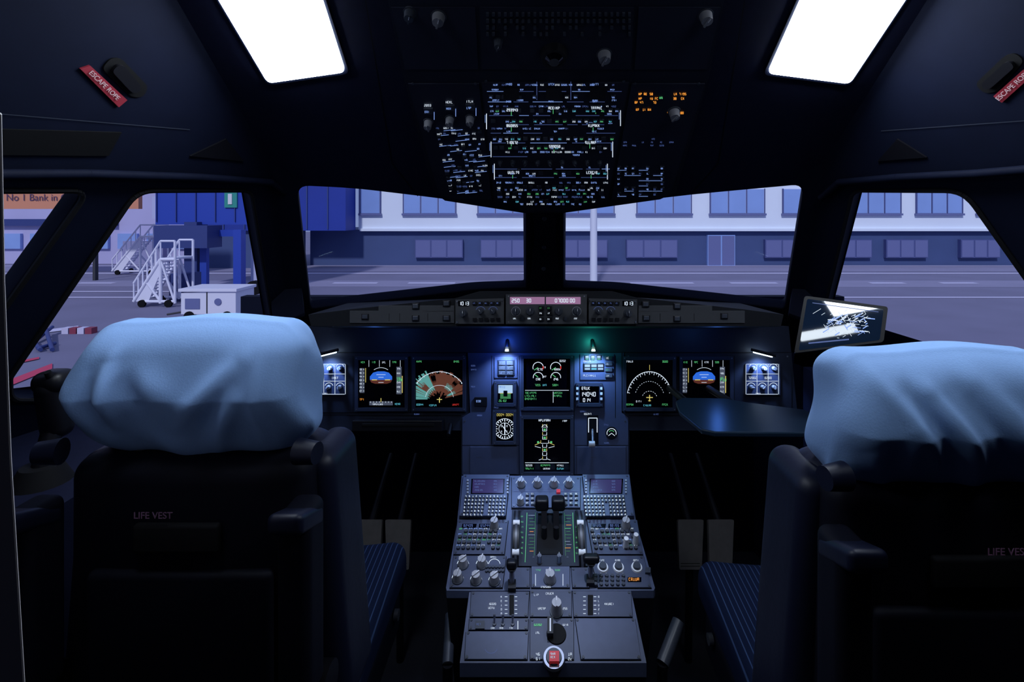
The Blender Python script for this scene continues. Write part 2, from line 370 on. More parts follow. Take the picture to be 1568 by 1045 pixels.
for yy,tp in rows:
    x0,x1=lr(yy)
    if yy>303: x0+=8;x1-=8
    if yy>309: x0+=25;x1-=25
    if tp=='h':
        x=x0+3
        while x<x1-8:
            w=random.uniform(14,60); w=min(w,x1-x-3); 
            if random.random()<.8: op.line(OP,x,yy,x+w,yy,.55,random.choice(['eBd','eBd','eB']),.002)
            if random.random()<.6: op.txt(OP,x+w*.2,yy-2.5,random.randint(2,6),2.2,'eB',.002)
            x+=w+random.uniform(3,10)
    elif tp in 'tb':
        x=x0+5
        while x<x1-8:
            if random.random()<(.7 if yy<285 else .9):
                if tp=='b':
                    op.b(OP,x,yy-2.4,x+7,yy+2.4,'knobd',.004)
                    if random.random()<.7: op.txt(OP,x+1,yy,3,2.0,random.choice(['eB','eW','eW','eG','eB','eC']),.0048)
                else: op.txt(OP,x,yy,random.randint(2,5),2.3,random.choice(['eB','eB','eBd','eW']),.002)
            x+=random.uniform(8,14)
    else:
        for x in range(int(x0)+14,int(x1)-8,19): 
            op.knob(OP,x,yy,.0055,'knobd',.009,random.choice([60,90,120]))
for x,y in((783,166),(783,190),(783,216),(847,163),(848,222),(912,163),(908,190),(903,216),(785,262),(905,262)):
    op.b(OP,x-8,y-3,x+8,y+3,'knobd',.004); op.txt(OP,x-7,y,6,3.6,'eW',.005,t=.7); op.line(OP,x,y+3,x,y+10,.8,'eG',.003)
for x,y in((745,185),(950,180),(752,228),(938,228),(757,262),(930,262)): op.line(OP,x,y-12,x,y+12,1.1,'eW',.002); op.line(OP,x-2,y-10,x-2,y+2,.5,'eB',.002)
for x in(783,848,915):
    op.txt(OP,x-8,128,4,3,'eB',.002); op.b(OP,x-12,133,x+12,150,'black',.005); op.txt(OP,x-8,153,4,2.5,'eB',.005)
for x in(822,874): op.line(OP,x,124,x,152,.7,'eBd',.002)
for x,y in((656,186),(689,181),(720,180)):
    op.knob(OP,x,y,.0095,'knobo',.018,100); op.b(OP,x-7,y-22,x+7,y-14,'knobd',.006); op.txt(OP,x-6,y-26,4,3.4,'eW',.003); op.txt(OP,x-5,y-18,3,3,'eB',.0068)
    op.line(OP,x+9,y-16,x+9,y-4,.8,'eB',.003)
for k in range(13):
    yy=196+k*8; xl=650+(yy-130)*.22; xr=738+(yy-130)*.1
    x=xl+3
    while x<xr-8:
        if random.random()<.7: op.txt(OP,x,yy+random.uniform(-1,1),random.randint(2,4),2.3,random.choice(['eB','eW','eBd']),.002)
        if random.random()<.35: op.b(OP,x,yy+2,x+6,yy+6,'knobd',.005)
        if random.random()<.3: op.line(OP,x,yy+3.4,x+18,yy+1.5,.6,'eB',.002)
        x+=random.uniform(8,15)
for yy,xs in((143,(978,986,995,1032,1040,1046)),(150,(978,995,1003,1031,1043)),(156,(972,980,1000)),(167,(974,984,992)),(172,(1022,1042))):
    for x in xs: op.txt(OP,x,yy,2,3.2,'eO',.002,t=.8)
op.knob(OP,1032,170,.012,'knobo',.018,60); op.txt(OP,1010,149,2,3,'eG',.002,t=.8)
for k in range(3):
    for x in range(956-k,1026,14):
        if random.random()<.6: op.txt(OP,x,212+k*5,random.randint(2,4),2.1,'eBd',.002)
for k in range(6):
    yy=256+k*8
    for x in range(945,1018,11):
        if x<1072-(yy-122)*.31-8 and random.random()<.6: op.b(OP,x,yy-2,x+6,yy+2,'knobd',.004); op.txt(OP,x+.6,yy,2,2.1,random.choice(['eB','eBd']),.0048)
        if x<1060-(yy-122)*.31-8 and random.random()<.4: op.line(OP,x,yy+4,x+14,yy+4,.5,'eB',.002)
for x,y in((632,128),(728,128),(972,128),(1070,128),(744,124),(955,124),(700,296),(1000,292)): op.cyl(OP.at(x,y),OP.n,.003,.003,.002,'knobd',10)
op.build()
# ------------------------------------------------------------------ glareshield + FCU
gs=MB('glareshield')
prof=[(476,500),(472,482),(535,474),(697,457),(735,446),(937,446),(975,456),(1140,474),(1200,482),(1196,500)]
fr=[GL.at(*p) for p in prof]
def backp(p,top): Y=1.98-.30*abs(p.x); return V((p.x*1.04,Y,1.15 if top else 1.06))
bp=[backp(p,i not in(0,9)) for i,p in enumerate(fr)]
gs.prism(fr,bp,'glare')
gs.b(GL,536,476,696,495,'fcu',.003); gs.b(GL,977,476,1140,495,'fcu',.003)
for x0,x1,y0,y1 in((580,696,468,478),(977,1090,468,478)): gs.b(GL,x0,y0,x1,y1,'fcu',.003)
for x,y in((560,485),(637,469),(637,487),(684,465),(684,487),(988,466),(989,487),(1036,469),(1036,488),(1108,484)):
    gs.b(GL,x-5.5,y-4.5,x+5.5,y+4.5,'black',.007); gs.b(GL,x-4,y-3.2,x+4,y+3.2,'knobd',.009)
for x in(596,612,655,1010,1062): gs.b(GL,x,480,x+.8,492,'seam',.0035)
gs.build(bevel=.003)
fc=MB('flight_control_unit')
fc.pp(GL,[(698,459),(772,457),(772,496),(698,496)],'fcu',.008); fc.pp(GL,[(901,457),(975,459),(975,496),(901,496)],'fcu',.008)
fc.pp(GL,[(775,451),(898,451),(898,496),(775,496)],'fcu',.012)
G1=Pl(GL.at(800,470,.008),n=GL.n); G2=Pl(GL.at(830,470,.012),n=GL.n)
fc.q(G2,781,455,889,466,'lcd',.001); fc.b(G2,834,454,836,467,'fcu',.002)
for x,d in((784,'250'),(806,'30'),(850,'07000'),(873,'00')): fc.txt(G2,x,460.5,len(d),5.2,'eW',.002,digits=d,t=.9)
for x in(790,812,855,883): fc.knob(G2,x,477,.0095,'knobd',.02,90); fc.txt(G2,x-4,488,3,2,'eW',.001)
for x in(790,883): fc.cyl(G2.at(x,477),G2.n,.0125,.0125,.002,'knob',20)
for x in(829,841):
    for y in(472,480,489): fc.b(G2,x-4,y-3,x+4,y+3,'black',.004); fc.txt(G2,x-2.6,y,2,2.2,'eGd' if y<475 else 'eW',.005)
for x in(800,866): fc.b(G2,x-2,485,x+2,491,'knobd',.004)
for s0 in(700,903):
    left=s0==700; dx=710 if left else 961
    fc.q(G1,dx-8,461,dx+8,469,'screen',.001); fc.txt(G1,dx-7,465,4,5,'eW',.002,digits='1013',t=.8)
    fc.knob(G1,dx,480,.009,'knobd',.018,90)
    for k in range(5):
        x=(727+k*9) if left else (909+k*9); fc.b(G1,x-3.4,462,x+3.4,467,'black',.004); fc.txt(G1,x-2.3,464.5,2,1.8,'eBd',.005); fc.b(G1,x-3,487,x+3,492,'black',.004)
    for k in range(2):
        x=(736+k*19) if left else (916+k*19); fc.knob(G1,x,477,.007,'knobd',.014,120); fc.arc(G1,x,477,7.5,20,160,.5,'eBd',10,.001)
for x,y in((779,454),(894,454),(779,493),(894,493),(701,462),(769,460),(904,460),(972,462),(701,493),(972,493)): fc.cyl(GL.at(x,y,.008),GL.n,.002,.002,.005,'metal',8)
fc.build()
# ------------------------------------------------------------------ instrument panel
ip=MB('instrument_panel')
out=[(462,500),(1208,500),(1222,640),(1190,660),(964,660),(964,729),(706,729),(706,660),(470,660)]
ip.pp(PN,out,'panel2',0,-.04)
ip.pp(PN,[(716,540),(955,540),(952,632),(962,640),(962,727),(708,727),(708,640),(720,632)],'panel',.003)
ip.pp(PN,[(474,541),(714,541),(714,632),(474,632)],'panel2',.002); ip.pp(PN,[(957,541),(1212,541),(1212,632),(957,632)],'panel2',.002)
for a in [(474,540,1212,540),(716,540,720,632),(952,540,952,632),(478,636,706,636),(962,636,1210,636),(541,545,541,632),(628,545,629,632),(1036,545,1036,632),(1124,545,1124,632),(753,545,753,680),(942,545,942,640),(708,682,795,682),(880,682,962,682),(795,545,795,727),(879,545,879,727)]:
    ip.line(PN,*a,.9,'seam',.0035)
ip.b(PN,720,684,792,726,'panel',.006,.003); ip.b(PN,883,684,958,726,'panel',.006,.003)
ip.b(PN,727,608,746,622,'black',.008); ip.txt(PN,730,614,3,3,'eB',.009)
ip.b(PN,757,547,792,579,'panel',.006); ip.b(PN,762,551,788,575,'panel2',.008)
for k in range(3): 
    for j in range(2): ip.b(PN,764+j*12,553+k*7.5,774+j*12,559+k*7.5,'fcu',.011); ip.txt(PN,766+j*12,556+k*7.5,2,2.6,'eB',.012)
ip.b(PN,888,542,940,582,'panel',.006)
for k in range(3):
    ip.b(PN,895+k*9,544,902+k*9,551,'black',.009); ip.q(PN,896+k*9,545,901+k*9,548,'lcdb',.0095); ip.q(PN,896+k*9,549,901+k*9,550.5,'eG',.0095)
ip.b(PN,893,556,924,568,'black',.009); 
for k in range(3): ip.q(PN,895+k*10,558,903+k*10,562,'lcdb',.0095); ip.q(PN,895+k*10,563.5,903+k*10,566,'eC' if k==1 else 'lcdb',.0095)
for k in range(4): ip.b(PN,926,545+k*9,937,551+k*9,'knobd',.010); ip.txt(PN,928,548+k*9,2,2.6,'eG' if k==2 else 'eW',.011)
ip.txt(PN,893,575,8,3,'eW',.007); ip.txt(PN,893,553.5,7,2.2,'eW',.007)
ip.cyl(PN.at(936,663),PN.n,.020,.018,.006,'black',24); ip.arc(PN,936,663,7.5,200,-20,.9,'eW',16,.0065); ip.line(PN,936,663,931,667,.8,'eW',.007); ip.line(PN,936,663,941,667,.8,'eW',.007); ip.arc(PN,936,663,4.5,30,150,.8,'eG',8,.0065)
for x,y,n in((722,560,4),(722,566,5),(722,592,4),(731,636,5),(757,624,4),(888,630,6),(925,650,4),(925,678,5),(730,700,5),(905,700,5),(476,625,4),(1130,625,4),(635,634,5),(1000,634,5)): ip.txt(PN,x,y,n,2.0,'eBd' if y<690 else 'knobd',.0068)
for cx in(504,1167):
    ip.b(PN,cx-26,557,cx+26,605,'panel',.008); PC=Pl(PN.at(cx,580,.008),n=PN.n)
    for j,(dx,dy) in enumerate([(-14,564),(2,564),(17,564),(-17,593),(0,593),(17,593)]):
        ip.knob(PC,cx+dx,dy,.0065,'knob',.012,60+40*j); ip.arc(PC,cx+dx,dy,6.8,20,160,.8,'eW',10,.001)
    ip.txt(PC,cx-21,579,5,3.4,'eW',.001); ip.txt(PC,cx+4,579,4,3.4,'eW',.001); ip.txt(PC,cx-10,603,5,2,'eW',.001)
    for yy in(558,573,584,604): ip.line(PC,cx-24,yy,cx+24,yy,.7,'eW',.001)
    for xx in(-25,-8,9,25): ip.line(PC,cx+xx,558,cx+xx,604,.7,'eW',.001)
for cx,s_ in((506,1),(1162,-1)):
    ip.rod(PN.at(cx-14,541+s_*3.5,.03),PN.at(cx+14,541-s_*3.5,.03),.004,'led',10)
    ip.rod(PN.at(cx-18,539+s_*4.5,.034),PN.at(cx+18,539-s_*4.5,.034),.005,'black',10)
ip.cyl(PN.at(777,534,.03),V((0,-.3,-1)),.005,.006,.006,'led',12); ip.cyl(PN.at(907,534,.03),V((0,-.3,-1)),.005,.006,.006,'ledg',12)
for x in(777,907): ip.rod(PN.at(x,532,.03),PN.at(x,522,0),.006,'black')
for x,y in((480,546),(710,546),(480,628),(710,628),(962,546),(1205,546),(962,628),(1205,628),(712,645),(957,645),(712,722),(957,722),(790,688),(723,722)): ip.cyl(PN.at(x,y,.002),PN.n,.0025,.0025,.002,'metal',8)
ip.build(bevel=.0012)
def display(nm,x0,y0,x1,y1,draw):
    d=MB(nm); bz=5
    for a in((x0,y0,x1,y0+bz),(x0,y1-bz,x1,y1),(x0,y0+bz,x0+bz,y1-bz),(x1-bz,y0+bz,x1,y1-bz)): d.b(PN,*a,'bezel',.012,.004)
    d.q(PN,x0+bz-.5,y0+bz-.5,x1-bz+.5,y1-bz+.5,'screen',.006)
    S=Pl(PN.at(x0,y0,.0065),n=PN.n); draw(d,S,x0+bz,y0+bz,x1-bz,y1-bz)
    for cx,cy in((x0+2.5,y0+2.5),(x1-2.5,y0+2.5),(x0+2.5,y1-2.5),(x1-2.5,y1-2.5)): d.cyl(PN.at(cx,cy,.012),PN.n,.0022,.0022,.001,'metal',8)
    return d.build()
def pfd(d,S,x0,y0,x1,y1):
    cx=(x0+x1)/2-2; cy=582
    top=[(cx-17,cy),(cx-17,cy-5),(cx-12,cy-11),(cx-5,cy-13),(cx+5,cy-13),(cx+12,cy-11),(cx+17,cy-5),(cx+17,cy)]
    d.poly(S,top,'sky',.0005); d.poly(S,[(cx-17,cy),(cx+17,cy),(cx+15,cy+4),(cx+9,cy+6),(cx-9,cy+6),(cx-15,cy+4)],'earth',.0005)
    for k in(-8,-4,4): d.line(S,cx-(4 if k%8 else 7),cy+k,cx+(4 if k%8 else 7),cy+k,.6,'eW',.001)
    d.line(S,cx-14,cy,cx-6,cy,1.4,'eY',.0012); d.line(S,cx+6,cy,cx+14,cy,1.4,'eY',.0012)
    d.arc(S,cx,cy,19,55,125,.6,'eW',12,.001)
    d.q(S,x0+1,cy-18,x0+8,cy+20,'grey',.0005); d.q(S,x1-14,cy-20,x1-6,cy+22,'grey',.0005)
    for k in range(7): d.line(S,x0+6,cy-16+k*5.5,x0+8,cy-16+k*5.5,.6,'eW',.001); d.txt(S,x0+1,cy-16+k*5.5,2,2.2,'eW',.001)
    for k in range(6): d.txt(S,x1-13,cy-17+k*7,3,2.4,'eG' if k==2 else 'eW',.001)
    d.line(S,x0+10,cy-18,x0+10,cy+4,.9,'eY',.001); d.line(S,x1-5,cy-6,x1-5,cy+20,1.2,'eY',.001); d.txt(S,x1-13,cy,3,4,'eG',.0014,t=.8)
    for k in range(4): d.txt(S,x0+3+k*16,y0+4,3,2.6,'eG' if k!=2 else 'eW',.001); d.line(S,x0+15+k*16,y0+1,x0+15+k*16,y0+11,.5,'eW',.001)
    d.q(S,cx-18,y1-9,cx+18,y1-3,'grey',.0005)
    for k in range(8): d.line(S,cx-16+k*4.6,y1-9,cx-16+k*4.6,y1-7,.6,'eW',.001)
    d.txt(S,cx-13,y1-4.5,9,2.2,'eW',.001); d.txt(S,x0+1,y1-12,3,3,'eO',.001); d.txt(S,x1-16,y1-5,4,2.6,'eC',.001); d.line(S,cx,y1-14,cx,y1-8,1,'eY',.001)
def ndt(d,S,x0,y0,x1,y1):
    cx=(x0+x1)/2; cy=y1-12
    def fan(a0,a1,r0,r1,k,h):
        n=22
        for i in range(n):
            A=math.radians(a0+(a1-a0)*i/n); B=math.radians(a0+(a1-a0)*(i+1)/n)
            j0=r0+2*math.sin(i*1.7+r0); j1=r1+3*math.sin(i*2.3+r1)
            cl=lambda X,Y:(max(x0,min(x1,X)),max(y0+8,Y))
            d.poly(S,[cl(cx+j1*math.cos(A),cy-j1*math.sin(A)),cl(cx+j1*math.cos(B),cy-j1*math.sin(B)),cl(cx+j0*math.cos(B),cy-j0*math.sin(B)),cl(cx+j0*math.cos(A),cy-j0*math.sin(A))],k,h)
    fan(12,168,11,42,'terr',.0004); fan(115,180,17,46,'terc',.0006); fan(132,150,22,34,'terr',.00075); fan(60,80,3,12,'terr',.0005); fan(150,172,4,16,'screen',.0008); fan(38,66,20,25,'terc',.0006); fan(100,112,28,40,'screen',.0006); fan(40,52,30,38,'screen',.0006); fan(20,30,14,24,'terc',.0006)
    d.arc(S,cx,cy,43,35,145,.8,'eW',30,.0012); d.arc(S,cx,cy,22,10,170,.5,'eW',24,.0012)
    for k in range(12):
        a=math.radians(36+k*9.8); d.line(S,cx+43*math.cos(a),cy-43*math.sin(a),cx+41*math.cos(a),cy-41*math.sin(a),.7,'eW',.0013)
    d.line(S,cx,cy-3,cx,cy+5,1.3,'eY',.0015); d.line(S,cx-4,cy,cx+4,cy,1.2,'eY',.0015)
    d.txt(S,x0+1,y0+3,4,2.6,'eG',.001); d.txt(S,x1-14,y0+3,4,2.6,'eG',.001); d.txt(S,x0+1,y1-4,5,2.6,'eC',.001); d.txt(S,x1-16,y1-4,5,2.6,'eR',.001); d.txt(S,x0+20,y1-3,6,2.4,'eC',.001)
def nd(d,S,x0,y0,x1,y1):
    cx=(x0+x1)/2+1; cy=y1-13
    d.arc(S,cx,cy,35,12,168,.8,'eW',36,.0012,ry=42)
    for k in range(25):
        a=math.radians(14+k*6.35); l=3 if k%2 else 5
        d.line(S,cx+35*math.cos(a),cy-42*math.sin(a),cx+(35-l*.8)*math.cos(a),cy-(42-l)*math.sin(a),.7,'eW',.0013)
    for k in range(16): d.arc(S,cx,cy,23,20+k*9,24+k*9,.5,'eW',2,.0012,ry=27)
    for k in range(8): d.arc(S,cx,cy,12,20+k*18,30+k*18,.5,'eW',2,.0012)
    d.line(S,cx,cy-6,cx,cy+4,1.3,'eY',.0015); d.line(S,cx-5,cy-2,cx+5,cy-2,1.3,'eY',.0015); d.line(S,cx-2,cy+3,cx+2,cy+3,1.1,'eY',.0015)
    d.line(S,cx,y0+8,cx,y0+16,.7,'eY',.0015)
    d.txt(S,x0+1,y0+3,5,2.6,'eW',.001); d.txt(S,x1-15,y0+3,4,2.8,'eG',.001); d.txt(S,x0+1,y1-4,5,2.8,'eG',.001); d.txt(S,x1-15,y1-4,4,2.8,'eG',.001); d.txt(S,x0+16,y1-9,4,2.6,'eW',.001); d.txt(S,cx-9,y1-3,6,2.4,'eC',.001)
def ew(d,S,x0,y0,x1,y1):
    for cx in(x0+22,x1-22):
        d.arc(S,cx,563,8.5,-20,200,1,'eW',20,.001); d.line(S,cx,563,cx-6,567,1.1,'eG',.0012); d.arc(S,cx,563,8.5,-20,15,1.6,'eR',6,.0012); d.txt(S,cx-2,566,4,3,'eW',.001,t=.6)
        d.arc(S,cx,578,8,-10,190,1,'eW',20,.001); d.line(S,cx,578,cx-5,574,1.1,'eG',.0012); d.txt(S,cx-3,581,3,3,'eW',.001,t=.6)
        d.txt(S,cx-5,590,4,2.8,'eG',.001)
    d.txt(S,832,563,2,2.6,'eW',.001); d.txt(S,831,577,3,2.6,'eW',.001); d.txt(S,831,590,3,2.6,'eC',.001)
    d.txt(S,x1-16,y0+4,4,3,'eW',.001); d.line(S,x0+2,598,x1-2,598,.7,'eW',.001)
    for k in range(3): d.txt(S,x0+2,602+k*4.6,8,2.7,'eG',.001)
    for k in range(2): d.txt(S,x1-25,602+k*4.6,6,2.7,'eG',.001)
    d.line(S,847,600,847,617,.7,'eW',.001)
def sd(d,S,x0,y0,x1,y1):
    cx=834; d.txt(S,cx-9,y0+3,7,3.2,'eW',.001,t=.6); d.txt(S,x1-12,y0+4,4,2.4,'eW',.001)
    for k in range(9):
        yy=652+k*6.2; w=3.2 if k not in(4,) else 6
        d.line(S,cx-w,yy-2.2,cx-w,yy+2.2,.8,'eW' if k%2 else 'eY',.001); d.line(S,cx+w,yy-2.2,cx+w,yy+2.2,.8,'eW' if k%3 else 'eY',.001)
        d.line(S,cx-w,yy+2.4,cx+w,yy+2.4,.6,'eW',.001)
        if k in(1,3,6): d.q(S,cx-1.5,yy-1.5,cx+1.5,yy+1.5,'eG',.0012)
    d.arc(S,cx,655,4.5,0,180,.9,'eW',12,.001)
    for s_ in(-1,1):
        d.line(S,cx+s_*6,678,cx+s_*15,682,.8,'eY',.001); d.line(S,cx+s_*6,686,cx+s_*15,684,.7,'eW',.001); d.q(S,cx+s_*10-1.5,676,cx+s_*10+1.5,679,'eG',.001); d.line(S,cx+s_*4,703,cx+s_*9,705,.7,'eW',.001)
    d.line(S,x0+2,709,x1-2,709,.7,'eW',.001)
    d.txt(S,x0+3,713,5,2.6,'eW',.001); d.txt(S,x0+26,713,7,2.6,'eG',.001); d.txt(S,x1-20,713,5,2.6,'eW',.001); d.txt(S,x0+3,718,6,2.6,'eG',.001); d.txt(S,x0+30,718,5,2.6,'eW',.001); d.txt(S,x1-20,718,5,2.6,'eC',.001)
display('primary_flight_display',545,546,626,629,pfd)
display('navigation_display',632,546,714,629,ndt)
display('engine_display',797,544,878,628,ew)
display('system_display',797,636,878,727,sd)
display('navigation_display',953,546,1034,629,nd)
display('primary_flight_display',1039,546,1121,629,pfd)
def stby(d,S,x0,y0,x1,y1):
    d.q(S,x0+1,y0+2,x1-1,(y0+y1)/2,'lcdb',.0005); d.q(S,x0+4,(y0+y1)/2,x1-4,y1-6,'eGd',.0005); d.txt(S,x0+2,y1-3,5,3,'eG',.001); d.txt(S,x0+2,y0+5,4,3,'sky',.001); d.line(S,x0+3,(y0+y1)/2,x1-3,(y0+y1)/2,.9,'eY',.001)
    d.q(S,x0+9,(y0+y1)/2-4,x0+15,(y0+y1)/2+5,'screen',.0012)
display('standby_attitude_indicator',757,583,791,622,stby)
def ddr(d,S,x0,y0,x1,y1):
    cx=(x0+x1)/2; cy=y1-18
    for k in range(24):
        a=math.radians(k*15); l=2.5 if k%2 else 4; d.line(S,cx+15*math.cos(a),cy-15*math.sin(a),cx+(15-l)*math.cos(a),cy-(15-l)*math.sin(a),1.3,'eW',.001)
    d.arc(S,cx,cy,16,0,360,.8,'eW',30,.001)
    d.arc(S,cx,cy,9.5,0,360,.7,'eW',20,.001); d.line(S,cx,cy-9,cx,cy+9,1.5,'eW',.0012); d.line(S,cx-4,cy-5,cx+4,cy+6,1,'eW',.0012)
    for k in range(4): a=math.radians(45+k*90); d.txt(S,cx+6*math.cos(a)-1.5,cy-6*math.sin(a),1,2.6,'eW',.001)
    d.txt(S,x0+1,y0+3.5,4,3.6,'eY',.001,digits='0004'); d.txt(S,x0+15,y0+3.5,4,3.6,'eY',.001,digits='0004')
display('radio_magnetic_indicator',755,627,791,680,ddr)
def clk(d,S,x0,y0,x1,y1):
    d.txt(S,x0+4,y0+4,4,4,'eW',.001,t=.8); d.txt(S,x0+2,(y0+y1)/2,5,6,'eW',.001,digits='14040',t=1); d.txt(S,x0+6,y1-4,3,5,'eW',.001,digits='014',t=.9)
    for a,b in((-5,2),(-5,10),(-5,18)): d.b(S,x0+a,y0+b,x0+a+3.5,y0+b+3.5,'white',.008)
    for b in(2,10,18): d.b(S,x1+1.5,y0+b,x1+5,y0+b+3.5,'white',.008)
display('cockpit_clock',882,586,922,622,clk)
gl=MB('landing_gear_lever'); gl.b(PN,899,636,916,680,'black',.005); gl.q(PN,905,640,910,676,'seam',.0055)
gl.line(PN,901,640,901,662,1.2,'eW',.006); gl.line(PN,914,640,914,662,1.2,'eW',.006); gl.line(PN,901,640,914,640,1.2,'eW',.006); gl.rod(PN.at(907,658,.004),PN.at(905,672,.05),.004,'metal'); gl.cyl(PN.at(899,674,.052),V((1,0,0)),.009,.009,.018,'knob',18); gl.txt(PN,893,634,6,2.6,'eW',.004); gl.build()
up=MB('pedestal_footwell_box'); up.box(-.26,.26,1.66,2.2,.0,.62,'black'); up.build()
# fold-out tables
ft=MB('fold_out_table')
t=[(.335,1.36),(.325,1.29),(.345,1.18),(.37,1.165),(.61,1.16),(.655,1.22),(.64,1.30),(.52,1.35),(.47,1.38),(.36,1.385)]
ft.prism([V((x,y,.955)) for x,y in t],[V((x,y,.967)) for x,y in t],mat('table_gloss_black',(.008,.02,.04),.3,spec=.6)); ft.rod((.38,1.36,.95),(.38,1.60,.92),.01,'black'); ft.rod((.50,1.36,.95),(.50,1.60,.92),.01,'black')
ft.build(bevel=.003)
ft=MB('fold_out_table')
ft.b(PN,545,641,680,657,'black',.035,.002); ft.b(PN,560,645,668,650,'seam',.037,.03); ft.rod(PN.at(474,661,.03),PN.at(527,661,.03),.005,'metal'); ft.rod(PN.at(690,650,0),PN.at(690,662,.04),.006,'black'); ft.build(bevel=.003)
hr=MB('panel_hand_rail'); hr.rod(PN.at(1165,662,.03),PN.at(1208,662,.03),.005,'metal'); hr.rod(PN.at(1165,662,.03),PN.at(1163,655,-.01),.005,'black'); hr.rod(PN.at(1208,662,.03),PN.at(1208,655,-.01),.005,'black'); hr.build()
foot=mat('pedal_grey',(.085,.078,.082),.7,noise=.2,nscale=50)
for xs in((548,592),(1036,1082)):
    r=MB('rudder_pedals'); Q=Pl((0,1.75,.43),n=(0,-1,.55))
    for x in xs:
        w=39; r.pp(Q,rpoly([(x,796),(x+w,796),(x+w-3,872),(x+2,872)],3),foot,.02)
        for k in range(2): r.b(Q,x+4,862+k*4,x+w-6,863+k*4,'seam',.0205,.02)
        a=Q.at(x+w/2,805); r.rod(a,a+V((0,.25,.12)),.012,'black'); r.rod(Q.at(x+w/2,866),V((Q.at(x+w/2,866).x,1.7,.0)),.012,'black')
    r.build(bevel=.003)
# ------------------------------------------------------------------ centre pedestal
pd=MB('center_pedestal')
top=[(707,729),(964,729),(974,800),(1003,901),(1001,905),(684,905),(683,900),(700,800)]
T=[P1.at(*p) for p in top]; pd.prism(T,[p+V((0,0,-.018)) for p in T],'ped')
B=[p+V((0,0,-.018)) for p in T]; C=[V((p.x*.82,p.y+.03,0)) for p in T]; pd.prism(B,C,'black')
top2=[(719,904),(966,904),(990,1016),(704,1016)]
T=[P2.at(*p) for p in top2]; pd.prism(T,[p+V((0,0,-.03)) for p in T],'ped'); pd.prism([p+V((0,.004,-.03)) for p in T],[V((p.x*.9,p.y+.01,0)) for p in T],'black')
def mod(pl,x0,y0,x1,y1,k='pedd',sk=0,h=.005):
    pd.pp(pl,[(x0,y0),(x1,y0),(x1+sk,y1),(x0+sk,y1)],'seam',.001)
    g=.9; pd.pp(pl,[(x0+g,y0+g),(x1-g,y0+g),(x1-g+sk,y1-g),(x0+g+sk,y1-g)],k,h)
    for a,b in((x0+4,y0+3.5),(x1-4,y0+3.5),(x0+4+sk,y1-3.5),(x1-4+sk,y1-3.5)):
        pd.cyl(pl.at(a,b,h),pl.n,.003,.003,.0015,'knobd',8)
E1=Pl(P1.at(840,800,.005),n=P1.n); E2=Pl(P2.at(840,950,.005),n=P2.n)
mcs=mat('mcdu_screen',(.02,.015,.05),.2,em=(.08,.06,.22),es=.3)
for L_ in(1,0):
    x0,x1=(709,781) if L_ else (891,964); sk=-6 if L_ else 7
    mod(P1,x0,731,x1,796,'ped',sk,.012); EM=Pl(P1.at(x0,760,.012),n=P1.n)
    o=0 if L_ else 181
    pd.pp(EM,[(722+o,734),(773+o,734),(772+o,757),(721+o,757)],'screen',.001)
    pd.pp(EM,[(724+o,735),(771+o,735),(770+o,756),(723+o,756)],mcs,.0014)
    for k in range(4): pd.txt(EM,727+o,738+k*4.6,random.randint(4,9),2.2,'eBd',.002); pd.txt(EM,756+o,738+k*4.6,3,2.2,'eBd',.002)
    for k in range(5):
        for xx in(715+o,776+o): pd.b(EM,xx,736+k*4.6,xx+2.6,738.6+k*4.6,'knob',.004)
    for r_ in range(6):
        y=761+r_*5.6; 
        for c in range(12):
            x=712+o+c*5.4+(sk*r_*.1)
            if (c==6 and r_>1): continue
            pd.b(EM,x,y,x+3.6,y+3.8,'knobd',.005); pd.txt(EM,x+.9,y+1.9,1,2.3,'eW',.0058,t=.6)
mod(P1,783,732,889,781,'ped',0,.006); ES=Pl(P1.at(840,750,.006),n=P1.n)
for x in(798,823,848,871): pd.knob(ES,x,744,.0105,'knob',.02,80); pd.txt(ES,x-5,735,4,2.2,'eW',.001); pd.arc(ES,x,744,9,20,160,.6,'eW',10,.001)
pd.knob(ES,797,771,.0095,'knob',.018,80)
for r_ in range(3):
    for c in range(3): 
        for xx in(807+c*8,866+c*8): 
            if xx<886 and not(xx<830 and r_==0 and c==2): pd.b(ES,xx-2,757+r_*7,xx+3,761+r_*7,'knobd',.005); pd.txt(ES,xx-1.4,759+r_*7,2,2,'eW',.006)
pd.line(ES,786,753,886,753,.6,'eBd',.001); pd.b(ES,852,752,858,757,'red',.006)
def radio(x0,x1,y0,y1,sk,o,knx):
    mod(P1,x0,y0,x1,y1,'pedd',sk)
    pd.pp(E1,[(x0+8,y0+5),(x0+30,y0+5),(x0+29,y0+11),(x0+7,y0+11)],'screen',.001); pd.txt(E1,x0+10,y0+8,5,3.6,'eBd',.0015)
    pd.pp(E1,[(x0+34,y0+5),(x0+54,y0+5),(x0+53,y0+11),(x0+33,y0+11)],'screen',.001); pd.txt(E1,x0+36,y0+8,5,3.6,'eBd',.0015)
    for r_ in range(4):
        for c in range(9):
            x=x0+7+c*7.6+sk*(.2+r_*.22); y=y0+17+r_*8.5
            if random.random()<.85: pd.cyl(E1.at(x,y),E1.n,.0052,.0045,.006,random.choice(['knobd','fcu','fcu']),10)
            if random.random()<.9: pd.txt(E1,x-2.4,y-4.4,3,2.1,random.choice(['eW','eW','eW','eB','eG']),.001)
    pd.knob(E1,knx,y0+9,.0115,'knob',.022,70)
radio(700,779,798,852,-6,0,757); radio(898,976,798,852,9,0,958)
mod(P1,694,853,776,903,'pedd',-6); mod(P1,903,853,986,903,'pedd',12)
